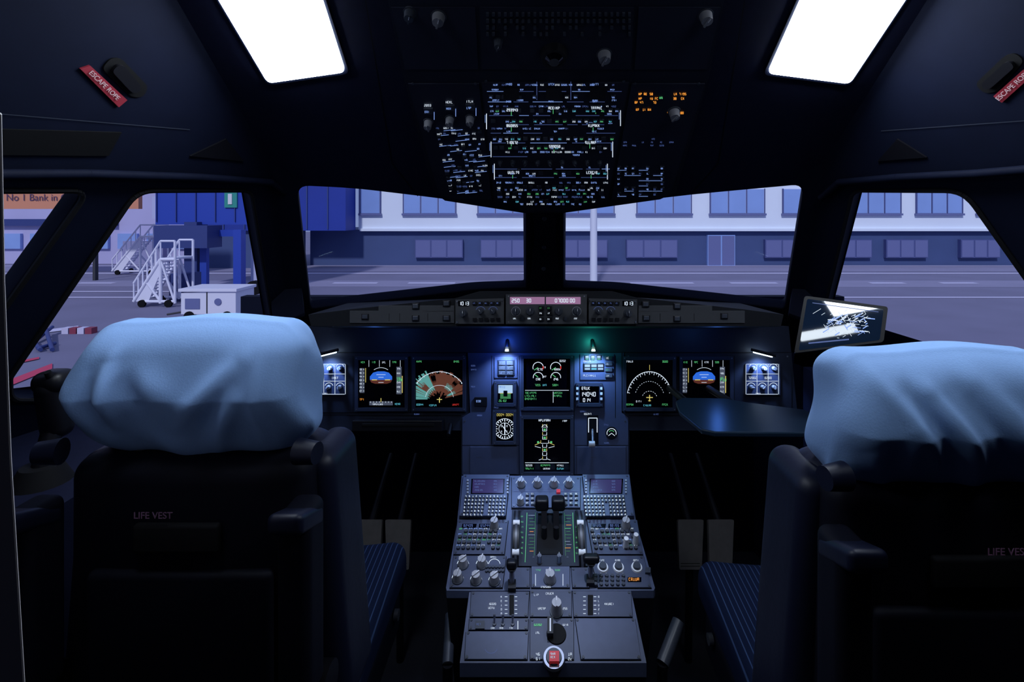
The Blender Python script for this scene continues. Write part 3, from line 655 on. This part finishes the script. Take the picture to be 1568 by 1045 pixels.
for x,y in((709,866),(738,866),(701,888),(729,890),(757,891),(757,866)):
    if (x,y)!=(757,866): pd.knob(E1,x,y,.0115,'knob',.02,random.choice([40,80,130]))
    pd.arc(E1,x,y,9.5,10,170,.9,'eW',12,.001); pd.txt(E1,x-6,y-12,5,2.4,'eW',.001)
for r_ in range(2):
    for c in range(6): pd.cyl(E1.at(745+c*5,870+r_*6),E1.n,.004,.0035,.005,'knobd',8)
for x,y in((923,870),(947,870),(975,870)):
    pd.cyl(E1.at(x,y),E1.n,.014,.013,.004,'white',20); pd.cyl(E1.at(x,y,.004),E1.n,.010,.009,.006,'knobd',18); pd.txt(E1,x-5,859,4,2.4,'eW',.001)
for x,y in((958,838),(973,832)): pd.cyl(E1.at(x,y),E1.n,.008,.006,.03,'white',14)
for r_ in range(3):
    for c in range(6): pd.cyl(E1.at(912+c*8.5,883+r_*6.5),E1.n,.0048,.004,.005,'knobd',8); pd.txt(E1,911+c*8.5,879.6+r_*6.5,1,1.8,'eW',.001)
pd.q(E1,961,885,982,892,'screen',.001); pd.txt(E1,963,888.5,5,4,'eO',.002,t=.7)
pd.b(E1,988,872,996,880,'knobd',.006)
pd.pp(P1,[(784,784),(896,784),(900,870),(781,870)],'panel2',.006); EQ=Pl(P1.at(840,820,.006),n=P1.n)
pd.pp(EQ,[(824,786),(860,786),(862,850),(821,850)],'seam',.002)
for s_ in(-1,1):
    c=842
    for k in range(12): pd.line(EQ,c+s_*(23+(k%2)*2),790+k*5,c+s_*(33-(k%3)),790+k*5+s_*0,.7,random.choice(['eGd','eGd','eGd','eO','eGd','eG','knob']),.001)
    pd.line(EQ,c+s_*22,786,c+s_*24,852,.6,'eGd',.001); pd.line(EQ,c+s_*35,786,c+s_*38,862,.8,'eG',.001)
    for k in range(8): pd.txt(EQ,c+s_*42-2,792+k*8,2,2.2,'eG',.001)
mod(P1,784,871,812,903,'pedd'); mod(P1,874,871,901,903,'pedd',2); mod(P1,813,853,873,903,'ped')
for x,y,r in((826,862,.006),(856,862,.006),(842,889,.0125)): pd.knob(E1,x,y,r,'metal' if r<.01 else 'knob',.022,90)
for x in(826,842,856): pd.txt(E1,x-6,874,4,2.6,'eG' if x!=842 else 'eW',.001)
for x in(820,862): pd.line(E1,x,880,x,898,.8,'eW',.001)
pd.txt(E1,828,900,8,2.4,'eW',.001)
mod(P2,721,908,811,948,'pedd',-2); mod(P2,811,906,876,948,'pedd'); mod(P2,876,907,967,948,'pedd',2)
mod(P2,718,949,810,968,'pedd',-1); mod(P2,713,969,810,1013,'ped',-2); mod(P2,811,949,879,1013,'pedd',0); mod(P2,880,949,973,1013,'ped',9)
pd.q(E2,780,912,787,943,'seam',.001); pd.q(E2,900,912,908,943,'seam',.001)
for k in range(5):
    for x in(776,791,896,912): pd.line(E2,x-3,915+k*6.4,x+1,915+k*6.4,.9,'eW',.001)
    pd.txt(E2,767,915+k*6.4,1,2.8,'eW',.001); pd.txt(E2,916,915+k*6.4,1,2.8,'eW',.001)
for x,y,n in((748,926,5),(748,932,4),(926,926,6),(836,910,5),(824,933,5),(862,933,3),(818,912,3)): pd.txt(E2,x,y,n,3,'eW',.001)
pd.knob(E2,852,938,.0125,'knob',.03,90)
for x in(757,770,785): pd.toggle(E2,x,957,'metal',.5,.02); pd.txt(E2,x-5,963,3,2.4,'eW',.001)
pd.b(E2,728,953,742,965,'knobd',.004); pd.txt(E2,730,959,3,3,'eBd',.005); pd.line(E2,793,952,793,965,1,'eW',.001)
pd.arc(E2,752,992,10,200,340,.6,'eBd',10,.001)
pd.cyl(E2.at(852,972),E2.n,.022,.021,.003,'seam',28); 
pd.b(E2,838,954,847,980,'black',.02); pd.line(E2,842.5,957,842.5,977,2.2,'white',.0206)
pd.txt(E2,818,958,5,3,'eG',.001,t=.6); pd.txt(E2,820,970,3,3,'eW',.001); pd.txt(E2,862,958,4,2.6,'eW',.001)
pd.cyl(E2.at(848,1010),E2.n,.024,.022,.006,'metal',28); pd.cyl(E2.at(848,1010,.006),E2.n,.017,.016,.004,'knobd',24)
pd.b(E2,841,1006,856,1022,'red',.018); pd.txt(E2,843,1011,3,3.2,'white',.0186,t=.7); pd.txt(E2,843,1016,3,3.2,'white',.0186,t=.7)
for x in(823,872): pd.txt(E2,x-2,1003,2,4,'eW',.001); pd.txt(E2,x-2,1010,2,4,'eW',.001)
pd.build()
for x in(791,888):
    w=MB('pitch_trim_wheel'); cc=P1.at(x,826,-.04); ax=V((1,0,0))
    w.cyl(cc-ax*.008,ax,.092,.092,.016,'black',48)
    w.cyl(cc-ax*.003,ax,.0935,.0935,.006,'knobd',48)
    for k in range(24):
        a=2*math.pi*k/24; p=cc+V((0,math.cos(a),math.sin(a)))*.088
        if k in(7,10): w.cyl(p-ax*.0085,ax,.008,.008,.017,'white',12)
    w.build()
tl=MB('thrust_levers')
for s_ in(-1,1):
    b=P1.at(842+s_*9,812); top=P1.at(842+s_*9,797,.05); 
    tl.prism([b+V((-.008,-.03,0)),b+V((.008,-.03,0)),b+V((.008,.03,0)),b+V((-.008,.03,0))],[top+V((-.007,-.014,0)),top+V((.007,-.014,0)),top+V((.007,.014,0)),top+V((-.007,.014,0))],'black')
    tl.rbox('black',top+V((s_*.006,0,.008)),(.036,.034,.032),.008)
    tl.cyl(top+V((s_*.022,0,.006)),V((s_,0,0)),.008,.007,.006,'knobd',12)
    tl.cyl(b+V((0,-.03,-.02)),V((0,0,1)),.007,.007,.045,'black',12)
tl.b(EQ,824,783,861,789,'knobd',.006); tl.build()
for x,yb,nm in((784,892,'speed_brake_lever'),(904,884,'flap_lever')):
    l=MB(nm); b=E1.at(x,yb+6); t_=E1.at(x,yb-4,.035); l.rod(b,t_,.006,'metal'); l.cyl(t_,E1.n,.010,.014,.012,'black',14)
    l.rbox('black',t_+E1.n*.018,(.04 if 'flap' in nm else .026,.022,.018),.007); l.b(E1,x-6,yb,x+6,yb+14,'black',.01); l.build()
fc_=MB('floor_grab_tube'); fc_.rod((.262,1.20,.42),(.315,1.26,.47),.015,'knobd',16); fc_.rod((.262,1.20,.42),(.25,1.2,.0),.012,'black'); fc_.build()
fc_=MB('floor_grab_tube'); fc_.rod((-.235,1.22,.40),(-.245,1.32,.44),.013,'knobd',16); fc_.rod((-.235,1.22,.40),(-.24,1.22,.0),.012,'black'); fc_.build()
# ------------------------------------------------------------------ tablet
TP=V((.642,1.2,1.19)); TB=Pl(TP,n=(-.372,-.824,.427))
tb=MB('tablet_computer')
q=rpoly([(1232,453),(1360,470),(1353,524),(1216,541)],5)
tb.pp(TB,q,'black',0,-.012)
q2=rpoly([(1236,458),(1353,474),(1347,521),(1223,537)],3)
tsm=mat('tablet_screen',(.003,.005,.012),.03,em=(.01,.03,.08),es=.3,spec=1.0,coat=1.0); tsm.node_tree.nodes['Principled BSDF'].inputs['Coat IOR'].default_value=2.2
tb.poly(TB,q2,tsm,.0006)
TS=Pl(TB.at(1290,500,.0007),n=TB.n); random.seed(3)
for k in range(110):
    x=random.gauss(1295,22); y=random.gauss(495,12); a=random.choice([-.55,-.55,1.0,.1]); l=random.uniform(3,16)
    x1=x+l*math.cos(a); y1=y+l*math.sin(a)
    if all(1240<p<1342 for p in(x,x1)) and all(472<p<519 for p in(y,y1)): tb.line(TS,x,y,x1,y1,random.choice([.6,.6,1.4]),random.choice(['eW','eB','eW']),.0004)
tb.line(TS,1244,464,1345,478,1,'eBd',.0004); tb.line(TS,1238,526,1300,520,2,'eBd',.0004)
tb.rod(TB.at(1290,510,-.012),V((.80,1.35,1.06)),.012,'black'); tb.cyl(TB.at(1290,505,-.03),TB.n,.03,.03,.018,'black',20)
tb.build()
# ------------------------------------------------------------------ seats
def sstep(a,b,x): t=max(0,min(1,(x-a)/(b-a))); return t*t*(3-2*t)
def head_fn(side):
    # (start, end, width, height): stretched folds of the cloth on the rear face, coords (-1..1, 0..1)
    ridges=[((-.02,.30),(.58,.78),.085,.014),((.22,.10),(.55,.52),.065,.012),((-.60,.80),(-.50,.34),.065,.013),((-.42,.70),(.10,.50),.09,.008),((-.88,.55),(-.62,.12),.07,.009),((-.30,.22),(.05,.10),.07,.007),((.72,.85),(.66,.2),.05,.006)]
    vall=[((-.45,.72),(-.2,.40),.10,.007),((.15,.25),(.5,.62),.055,.006),((-.72,.7),(-.62,.3),.05,.006)]
    if side>0:
        ridges=[((-.80,.88),(-.30,.30),.07,.010),((-.40,.80),(.12,.12),.065,.014),((.0,.85),(.55,.25),.09,.011),((-.86,.45),(-.58,.08),.07,.008),((.55,.9),(.7,.3),.08,.010),((-.6,.55),(-.45,.2),.06,.006)]
        vall=[((-.55,.8),(-.1,.2),.065,.007),((-.15,.8),(.3,.25),.065,.007)]
    def fn(P,h):
        s=P.x/h.x; t=(P.z+h.z)/(2*h.z); x,y,z=P
        x*= (1-.12*max(0,t)**1.8)
        x*=1-.07*sstep(.30,0,t)
        bk=max(0,min(1,(-P.y/h.y+.3)))
        y+= bk*(.070*(max(0,.52-t)/.52)**1.25 + .045*(max(0,t-.52)/.48)**1.4)
        d=0
        for L_,sg in((ridges,1),(vall,-1)):
            for a,b,w,am in L_:
                ax,ay=a;bx,by=b; L2=(bx-ax)**2+(by-ay)**2; u=max(0,min(1,((s-ax)*(bx-ax)+(t-ay)*(by-ay))/L2))
                dx=s-(ax+(bx-ax)*u); dy=(t-(ay+(by-ay)*u)); dist=math.hypot(dx,dy); d+=sg*am*math.exp(-(dist/w)**2)*(.25+.75*math.sin(math.pi*max(.06,min(.94,u))))
        y-=d*bk
        lowk=sstep(.35,0,t)
        z+= .004*math.sin(s*4+1)*sstep(.5,1,t) - (.014*math.cos(s*2.0)+.004*math.sin(s*9+2))*lowk
        x+= .004*math.sin(t*11+P.y*30)*sstep(.75,1,abs(s))
        return (x,y,z)
    return fn
def seat(X,Y,side):
    e=empty('pilot_seat',(X,Y,0)); inn=-side
    zc,hz=(1.193,.202) if side<0 else (1.171,.192)
    hb=MB('headrest_cover'); hb.rbox('cloth',(0,.065,zc),(.345,.14,hz),.040,fn=head_fn(side),mid=56,seg=7); o=hb.build(e)
    bk=MB('backrest')
    def bf(P,h):
        t=(P.z+h.z)/(2*h.z); w=1.10-.12*t; 
        return (P.x*w,P.y+.02*(1-t)-.012*(1-(P.x/h.x)**2)*(P.y<0),P.z)
    bk.rbox('seat',(0,.065,.85),(.35,.075,.50),.03,fn=bf,mid=6,seg=4)
    def cf(P,h):
        t=(P.z+h.z)/(2*h.z); return (P.x*(1.12-.15*t),P.y+.03*(1-t),P.z)
    bk.rbox('leather',(0,.135,.84),(.36,.10,.52),.045,fn=cf,mid=6,seg=4)
    for s_ in(-1,1): bk.rbox('leather',(s_*.165,.13,.89),(.055,.13,.40),.026,fn=lambda P,h:(P.x+s_*.03*(1-(P.z+h.z)/(2*h.z)),P.y,P.z),mid=4,seg=4)
    bk.rbox('seat',(0,.022,.80),(.26,.02,.30),.01,mid=2,seg=3); bk.rbox('rubber',(0,.014,1.0),(.12,.012,.04),.005)
    bk.rod((-.09,.07,1.0),(-.09,.07,1.15),.009,'metal'); bk.rod((.09,.07,1.0),(.09,.07,1.15),.009,'metal')
    bk.build(e)
    ar=MB('armrests')
    for s_ in(inn,side):
        ar.rbox('seat',(s_*.182,-.005,.93),(.044,.06,.26),.014,mid=4,seg=4)
        ar.rbox('leather',(s_*.182,-.02,1.045),(.046,.075,.03),.010,seg=4,fn=lambda P,h:(P.x,P.y,P.z-.35*P.y))
        ar.cyl((s_*.166,.02,1.118),V((s_,-.2,0)),.018,.015,.03,'leather',18)
        ar.cyl((s_*.178,.03,.78),V((s_,0,0)),.03,.03,.03,'black',20)
    ar.build(e)
    cu=MB('cushion')
    def qf(P,h): return (P.x*(1+.04*P.y/h.y),P.y,P.z+.02*(P.y/h.y)-.018*math.cos(P.x/h.x*1.4)*(P.z>0))
    cu.rbox('pin',(0,.36,.585),(.36,.46,.11),.04,fn=qf,mid=6,seg=4)
    cu.build(e)
    ba=MB('seat_base'); ba.rbox('seat',(0,.36,.49),(.34,.42,.10),.02); ba.rbox('black',(0,.34,.22),(.22,.30,.44),.02); ba.box(-.17,-.13,.0,.7,.0,.03,'metal'); ba.box(.13,.17,.0,.7,.0,.03,'metal'); ba.box(-.18,.18,.2,.5,.0,.05,'black')
    ba.cyl((inn*.172,.50,.52),V((inn,0,0)),.012,.012,.01,'metal',12)
    ba.build(e)
    label('life_vest_text','LIFE VEST',V((-.028,.006,1.035)) if side<0 else V((.03,.006,1.03)),V((1,0,0)),V((0,0,1)),V((0,-1,0)),.013,'vest',None).parent=e
    return e
M['vest']=mat('life_vest_dim_text',(.07,.045,.09),.6,em=(.25,.12,.24),es=.05)
seat(-.53,.715,-1); seat(.53,.645,1)
# ------------------------------------------------------------------ sidestick + door frame
for sg in(-1,1):
    ss=MB('side_stick'); x=sg*.90
    ss.cyl((x,.92,.98),V((0,0,1)),.045,.03,.03,'rubber',20); ss.rod((x,.92,1.0),(x,.94,1.06),.016,'black'); ss.rbox('black',(x,.945,1.10),(.042,.05,.11),.02,fn=lambda P,h:(P.x,P.y-.15*P.z,P.z)); ss.rbox('black',(x,.945,1.15),(.055,.055,.04),.018); ss.cyl((x+.01,.925,1.165),V((0,-.5,1)),.006,.005,.01,'rubber',10)
    ss.build()
df=MB('door_frame'); P=Pl((0,.42,1),n=(0,-1,0))
pts=[(-160,172),(3,172),(8,430),(18,700),(42,1100),(-160,1100)]
FR=[P.at(*p) for p in pts]; df.prism(FR,[EYE+(p-EYE)*1.14 for p in FR],mat('door_frame_grey',(.6,.55,.57),.5,noise=.05)); df.build(bevel=.002)
# ------------------------------------------------------------------ exterior
GZ=-3.55; GP=Pl((0,30,GZ),n=(0,0,1))
tar=mat('tarmac',(.18,.175,.28),.9,noise=.18,nscale=.35)
wht=mat('facade_white',(.80,.87,1.0),.8,noise=.05,nscale=.3)
low=mat('facade_slate_blue',(.052,.085,.22),.7,noise=.1,nscale=.5)
wn=mat('facade_glass',(.27,.40,.76),.2,noise=.15,nscale=.4); wfr=mat('facade_window_frame',(.58,.64,.85),.6)
lwn=mat('lower_window_glass',(.15,.17,.36),.3)
blu=mat('hangar_blue',(.012,.04,.33),.6,noise=.3,nscale=.15); blk=mat('gate_blue',(.02,.06,.42),.5)
lav=mat('far_terminal',(.48,.46,.72),.7,noise=.1,nscale=.3)
ln=mat('paint_line',(.60,.58,.78),.8); rln=mat('paint_red',(.55,.05,.12),.8)
gr=MB('tarmac_ground'); gr.face([(-160,4,GZ),(160,4,GZ),(160,160,GZ),(-160,160,GZ)],tar)
def gl_line(x0,x1,py,th,k=ln):
    Y=F*(EYE.z-GZ)/(py-VY); X0=EYE.x+(x0-VX)/F*Y; X1=EYE.x+(x1-VX)/F*Y
    gr.face([(X0,Y-th/2,GZ+.02),(X1,Y-th/2,GZ+.02),(X1,Y+th/2,GZ+.02),(X0,Y+th/2,GZ+.02)],k)
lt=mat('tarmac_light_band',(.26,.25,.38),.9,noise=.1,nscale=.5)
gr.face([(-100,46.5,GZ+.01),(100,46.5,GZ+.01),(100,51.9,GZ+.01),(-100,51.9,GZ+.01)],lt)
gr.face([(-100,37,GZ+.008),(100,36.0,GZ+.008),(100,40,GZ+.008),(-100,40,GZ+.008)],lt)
gl_line(-300,1800,407.5,.9,mat('kerb',(.42,.40,.58),.8)); gl_line(-300,1800,419,.7); gl_line(60,1800,456,.4)
for x0,x1 in((510,578),(625,697),(760,800),(965,1062),(1118,1190),(1332,1385),(1440,1495),(120,175),(0,60)): gl_line(x0,x1,434,.6)
for x0,x1 in((-150,-20),(60,400)): gl_line(x0,x1,447,.4)
def gquad(pts,k): gr.face([GP.at(x,y,.03) for x,y in pts],k)
gquad([(10,585),(80,558),(80,566),(10,595)],rln); gquad([(20,612),(80,575),(85,580),(40,612)],rln); gquad([(0,560),(60,548),(60,551),(0,564)],rln); gquad([(-40,520),(120,500),(120,504),(-40,526)],ln)
gr.build(recalc=False)
bd=MB('terminal_building'); Yf=52.0; sc=Yf/F
bx=lambda px:EYE.x+(px-VX)*sc; bz=lambda py:EYE.z-(py-VY)*sc
def fb_(px0,py0,px1,py1,k,d=.1,f=0): bd.box(bx(px0),bx(px1),Yf-d,Yf+.3-f,bz(py1),bz(py0),k)
bd.box(bx(549),bx(1900),Yf,Yf+12,bz(352),bz(120),wht); bd.box(bx(473),bx(1900),Yf+.3,Yf+12,GZ,bz(352),low)
bd.box(bx(552),bx(1900),Yf-.25,Yf,bz(354),bz(350),wht)
lfr=mat('lower_frame',(.08,.10,.27),.6)
def winr(x0,x1,y0,y1,n,g,frm):
    fb_(x0,y0,x1,y1,frm,.12); w=(x1-x0)/n
    for k in range(n): fb_(x0+k*w+1.2,y0+1.2,x0+(k+1)*w-1.2,y1-1.4,g,.16,.1)
for x0,x1,n in((552,583,1),(618,698,3),(732,812,3),(858,940,3),(975,1058,3),(1087,1170,3),(1198,1290,3),(1303,1378,3),(1402,1472,3),(1495,1560,3),(1590,1670,3)):
    winr(x0,x1,236,272,n,wn,wfr); winr(x0,x1,289,328,n,wn,wfr); fb_(x0-2,327,x1+2,330,lwn,.3)
    for k in range(n+1): fb_(x0+k*(x1-x0)/n-.6,289,x0+k*(x1-x0)/n+.6,328,lfr,.2)
for x0,x1,n in((636,709,3),(736,808,3),(862,930,3),(959,1037,3),(1171,1222,2),(1284,1334,2),(1356,1420,3),(1470,1530,3)): winr(x0,x1,367,395,n,lwn,lfr)
winr(1083,1125,360,407,2,lwn,wn)
bd.build()
hg=MB('blue_hangar'); hg.box(bx(330),bx(546),Yf-3,Yf-.3,bz(352),12,blu); hg.box(bx(330),bx(470),Yf-2.6,Yf-.3,GZ,bz(352),low)
for k in range(7): hg.box(bx(340+k*30),bx(341+k*30),Yf-3.1,Yf-3,bz(350),12,low)
hg.build()
lp=MB('lamp_post'); Yp=36; xp=EYE.x+(909-VX)/F*Yp; lp.cyl((xp,Yp,GZ),V((0,0,1)),.26,.20,14,mat('post_white',(.75,.78,.9),.5),16); lp.cyl((xp,Yp,GZ),V((0,0,1)),.45,.4,.35,'knob',16); lp.box(xp-1.2,xp+1.2,Yp-.2,Yp+.2,GZ+14,GZ+14.3,'knob'); lp.build()
jb=MB('jet_bridge'); Yj=33; jx=lambda px,Y=Yj:EYE.x+(px-VX)/F*Y; jz=lambda py,Y=Yj:EYE.z-(py-VY)/F*Y
dkb=mat('bridge_dark_blue',(.03,.05,.2),.6); wl_=mat('bridge_white',(.5,.52,.75),.6)  # darker blue shared by bridge parts, terminal band and tow bar
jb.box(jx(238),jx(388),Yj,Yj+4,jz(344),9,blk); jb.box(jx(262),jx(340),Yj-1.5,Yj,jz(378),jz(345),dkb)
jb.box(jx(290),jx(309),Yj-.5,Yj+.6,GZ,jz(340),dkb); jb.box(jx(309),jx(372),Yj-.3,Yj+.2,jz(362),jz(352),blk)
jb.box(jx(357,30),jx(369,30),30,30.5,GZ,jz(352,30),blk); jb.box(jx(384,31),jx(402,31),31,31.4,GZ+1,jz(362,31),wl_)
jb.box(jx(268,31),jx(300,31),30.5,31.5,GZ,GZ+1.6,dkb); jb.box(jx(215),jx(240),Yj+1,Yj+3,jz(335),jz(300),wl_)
jb.box(jx(312),jx(322),Yj-.4,Yj-.1,GZ,jz(362),blk)
jb.box(jx(345),jx(364),Yj-.1,Yj,jz(318),jz(292),mat('exit_sign_green',(.03,.3,.25),.6)); jb.box(jx(351),jx(357),Yj-.15,Yj-.1,jz(313),jz(297),'white')
for k in range(5): jb.box(jx(240+k*30),jx(241+k*30),Yj-.08,Yj,jz(340),9,dkb)
jb.cyl((jx(392,29),29,GZ+1.0),V((0,-1,0)),.4,.4,.3,'rubber',16)
jb.build()
tm=MB('distant_terminal'); tm.box(-75,jx(300,54),54,60,GZ,9,lav); tm.box(-75,jx(130,50),53.5,54,jz(347,50),jz(336,50),dkb); tm.box(jx(150,50),jx(215,50),53,54,GZ,jz(372,50),mat('annex',(.3,.3,.5),.7)); 
for k in range(14): tm.box(-73+k*3,-71+k*3,53.7,54,jz(385,50),jz(360,50),wn)
tm.build()
bn=MB('advertising_banner'); bn.box(jx(-80,40),jx(212,40),40,40.4,jz(320,40),jz(292,40)+2.5,mat('banner_orange',(.70,.28,.16),.6)); bn.box(jx(-60,40),jx(-55,40),40.1,40.4,GZ,jz(320,40),'fcu'); bn.box(jx(140,40),jx(144,40),40.1,40.4,GZ,jz(320,40),'fcu'); bo=bn.build()
M['bank']=mat('banner_text_dark',(.10,.05,.12),.7)
label('banner_text','No 1 Bank in Greece',V((jx(74,40),39.95,jz(303,40))),V((1,0,0)),V((0,0,1)),V((0,-1,0)),.74,'bank',bo)
def stairs(px0,px1,Y,htop):
    s=MB('boarding_stairs'); x0=jx(px0,Y); x1=jx(px1,Y); n=12; pw=(x1-x0)*.35
    W=mat('stairs_white',(.78,.78,.92),.5)
    for yy in(Y,Y+1.5):
        a=(x0,yy,GZ+.3); b=(x1-pw,yy,GZ+htop); s.rod(a,b,.09,W); s.rod((x0,yy,GZ+1.3),(x1-pw,yy,GZ+htop+1.0),.06,W); s.rod((x1-pw,yy,GZ+htop),(x1,yy,GZ+htop),.09,W); s.rod((x1-pw,yy,GZ+htop+1),(x1,yy,GZ+htop+1),.06,W)
        for k in range(7): t=k/6; X=x0+(x1-pw-x0)*t; Z=GZ+.3+(htop-.3)*t; s.rod((X,yy,Z),(X,yy,Z+1),.04,W)
        s.rod((x1-pw,yy,GZ+.2),(x1-pw,yy,GZ+htop),.09,W); s.rod((x1,yy,GZ+.2),(x1,yy,GZ+htop+1),.07,W); s.rod((x1,yy,GZ+.2),(x1-pw,yy,GZ+htop),.06,W); s.rod((x0+.3,yy,GZ+.3),(x1,yy,GZ+.3),.08,W)
        s.rod((x1-pw,yy,GZ+.3),(x0+(x1-pw-x0)*.5,yy,GZ+htop*.5),.07,W)
        for X in(x0+.5,x1-.3): s.cyl((X,yy-.15,GZ+.2),V((0,1,0)),.2,.2,.15,'rubber',14)
    s.prism([V((x0,Y-.02,GZ+.3)),V((x1-pw,Y-.02,GZ+htop)),V((x1-pw,Y-.02,GZ+htop-.7)),V((x0+.8,Y-.02,GZ+.3))],[V((x0,Y+.02,GZ+.3)),V((x1-pw,Y+.02,GZ+htop)),V((x1-pw,Y+.02,GZ+htop-.7)),V((x0+.8,Y+.02,GZ+.3))],W)
    for k in range(n): t=k/n; X=x0+(x1-pw-x0)*t; s.box(X,X+(x1-pw-x0)/n*1.1,Y,Y+1.5,GZ+.3+(htop-.3)*t,GZ+.36+(htop-.3)*t,W)
    s.box(x1-pw,x1,Y,Y+1.5,GZ+htop,GZ+htop+.08,W); s.build()
stairs(205,268,28.5,2.6); stairs(172,238,44,3.2)
gp=MB('ground_power_unit'); Y=24.5; x0=jx(277,Y); x1=jx(361,Y); W=mat('gpu_white',(.75,.75,.88),.5)
gp.prism([(x0,Y,GZ+.35),(x1,Y,GZ+.35),(x1,Y+1.6,GZ+.35),(x0,Y+1.6,GZ+.35)],[(x0,Y,GZ+1.35),(x1,Y,GZ+1.5),(x1,Y+1.6,GZ+1.5),(x0,Y+1.6,GZ+1.35)],W)
gp.box(x0-.08,x1+.08,Y-.08,Y+1.68,GZ+1.42,GZ+1.56,W); gp.box(x0+1.2,x0+1.25,Y-.03,Y,GZ+.4,GZ+1.4,'fcu'); gp.box(x0+.2,x0+.9,Y-.03,Y,GZ+.6,GZ+1.1,lwn); gp.cyl((x0+1.75,Y,GZ+.95),V((0,-1,0)),.16,.16,.05,lwn,16)
for X in(x0+.4,x1-.4): gp.cyl((X,Y-.05,GZ+.25),V((0,1,0)),.25,.25,.2,'rubber',16)
gp.rod((x0,Y+.8,GZ+.4),(x0-1.2,Y+.8,GZ+.2),.05,'fcu'); gp.build(bevel=.03)
tb_=MB('tow_bar')
for a,b in(((52,528),(80,512)),((58,538),(84,530)),((52,528),(62,540)),((70,515),(80,540))): tb_.rod(GP.at(*a,.3 if a[1]<525 else .1),GP.at(*b,.3 if b[1]<525 else .1),.07,dkb)
tb_.build()
bar=MB('safety_barrier')
for k in range(4): bar.box(jx(94+k*12,22),jx(104+k*12,22),22,22.3,GZ,GZ+.25,mat('barrier_red',(.25,.04,.08),.7) if k%2 else ln)
bar.build()
# ------------------------------------------------------------------ light
w=bpy.data.worlds.new('dusk_sky'); scene.world=w; w.use_nodes=True; bg=w.node_tree.nodes['Background']; bg.inputs[0].default_value=(.37,.48,.88,1); bg.inputs[1].default_value=.56
def light(nm,tp,loc,e,col,size=.02,tgt=None,spot=None,blend=.6):
    l=bpy.data.lights.new(nm,tp); l.energy=e; l.color=col; o=bpy.data.objects.new(nm,l); o.location=loc; scene.collection.objects.link(o)
    if tp=='SPOT': l.spot_size=math.radians(spot); l.spot_blend=blend
    if tp in('SPOT','POINT'): l.shadow_soft_size=size
    if tp=='SUN': l.angle=math.radians(3)
    if tgt is not None: o.rotation_euler=(V(tgt)-V(loc)).to_track_quat('-Z','Y').to_euler()
    return o
light('sun','SUN',(0,-10,20),1.7,(.92,.93,1),tgt=(3,6,6))
p=PN.at(777,538,.05); light('instrument_spot_blue','SPOT',p,3.0,(.3,.5,1),.006,PN.at(775,600,0),120,.9)
p=PN.at(907,538,.05); light('instrument_spot_blue.001','SPOT',p,3.0,(.3,.55,1),.006,PN.at(908,600,0),120,.9)
p=PN.at(905,526,.04); light('instrument_spot_green','POINT',p,.25,(.03,.7,.5),.006)
p=PN.at(777,526,.04); light('instrument_spot_blue.002','POINT',p,.25,(.04,.15,1),.006)
for x in(506,1162):
    p=PN.at(x,546,.04); light('side_instrument_light','SPOT',p,1.4,(.3,.5,1),.01,PN.at(x,600,0),120)
for x in(-.50,.50): light('under_glareshield_light','POINT',(x,1.52,1.10),.14,(.08,.25,1),.01)
light('pedestal_flood','SPOT',(0,1.12,1.69),30,(.6,.72,1),.02,(0,1.34,.56),31,.8)
# ------------------------------------------------------------------ camera
cam=bpy.data.cameras.new('camera'); co=bpy.data.objects.new('camera',cam); scene.collection.objects.link(co)
co.location=EYE; co.rotation_euler=(math.pi/2,0,0); cam.sensor_width=36; cam.lens=36*800/1568
cam.shift_x=-(VX-784)/1568; cam.shift_y=-(522.5-VY)/1568; cam.clip_start=.01; cam.clip_end=500
scene.camera=co
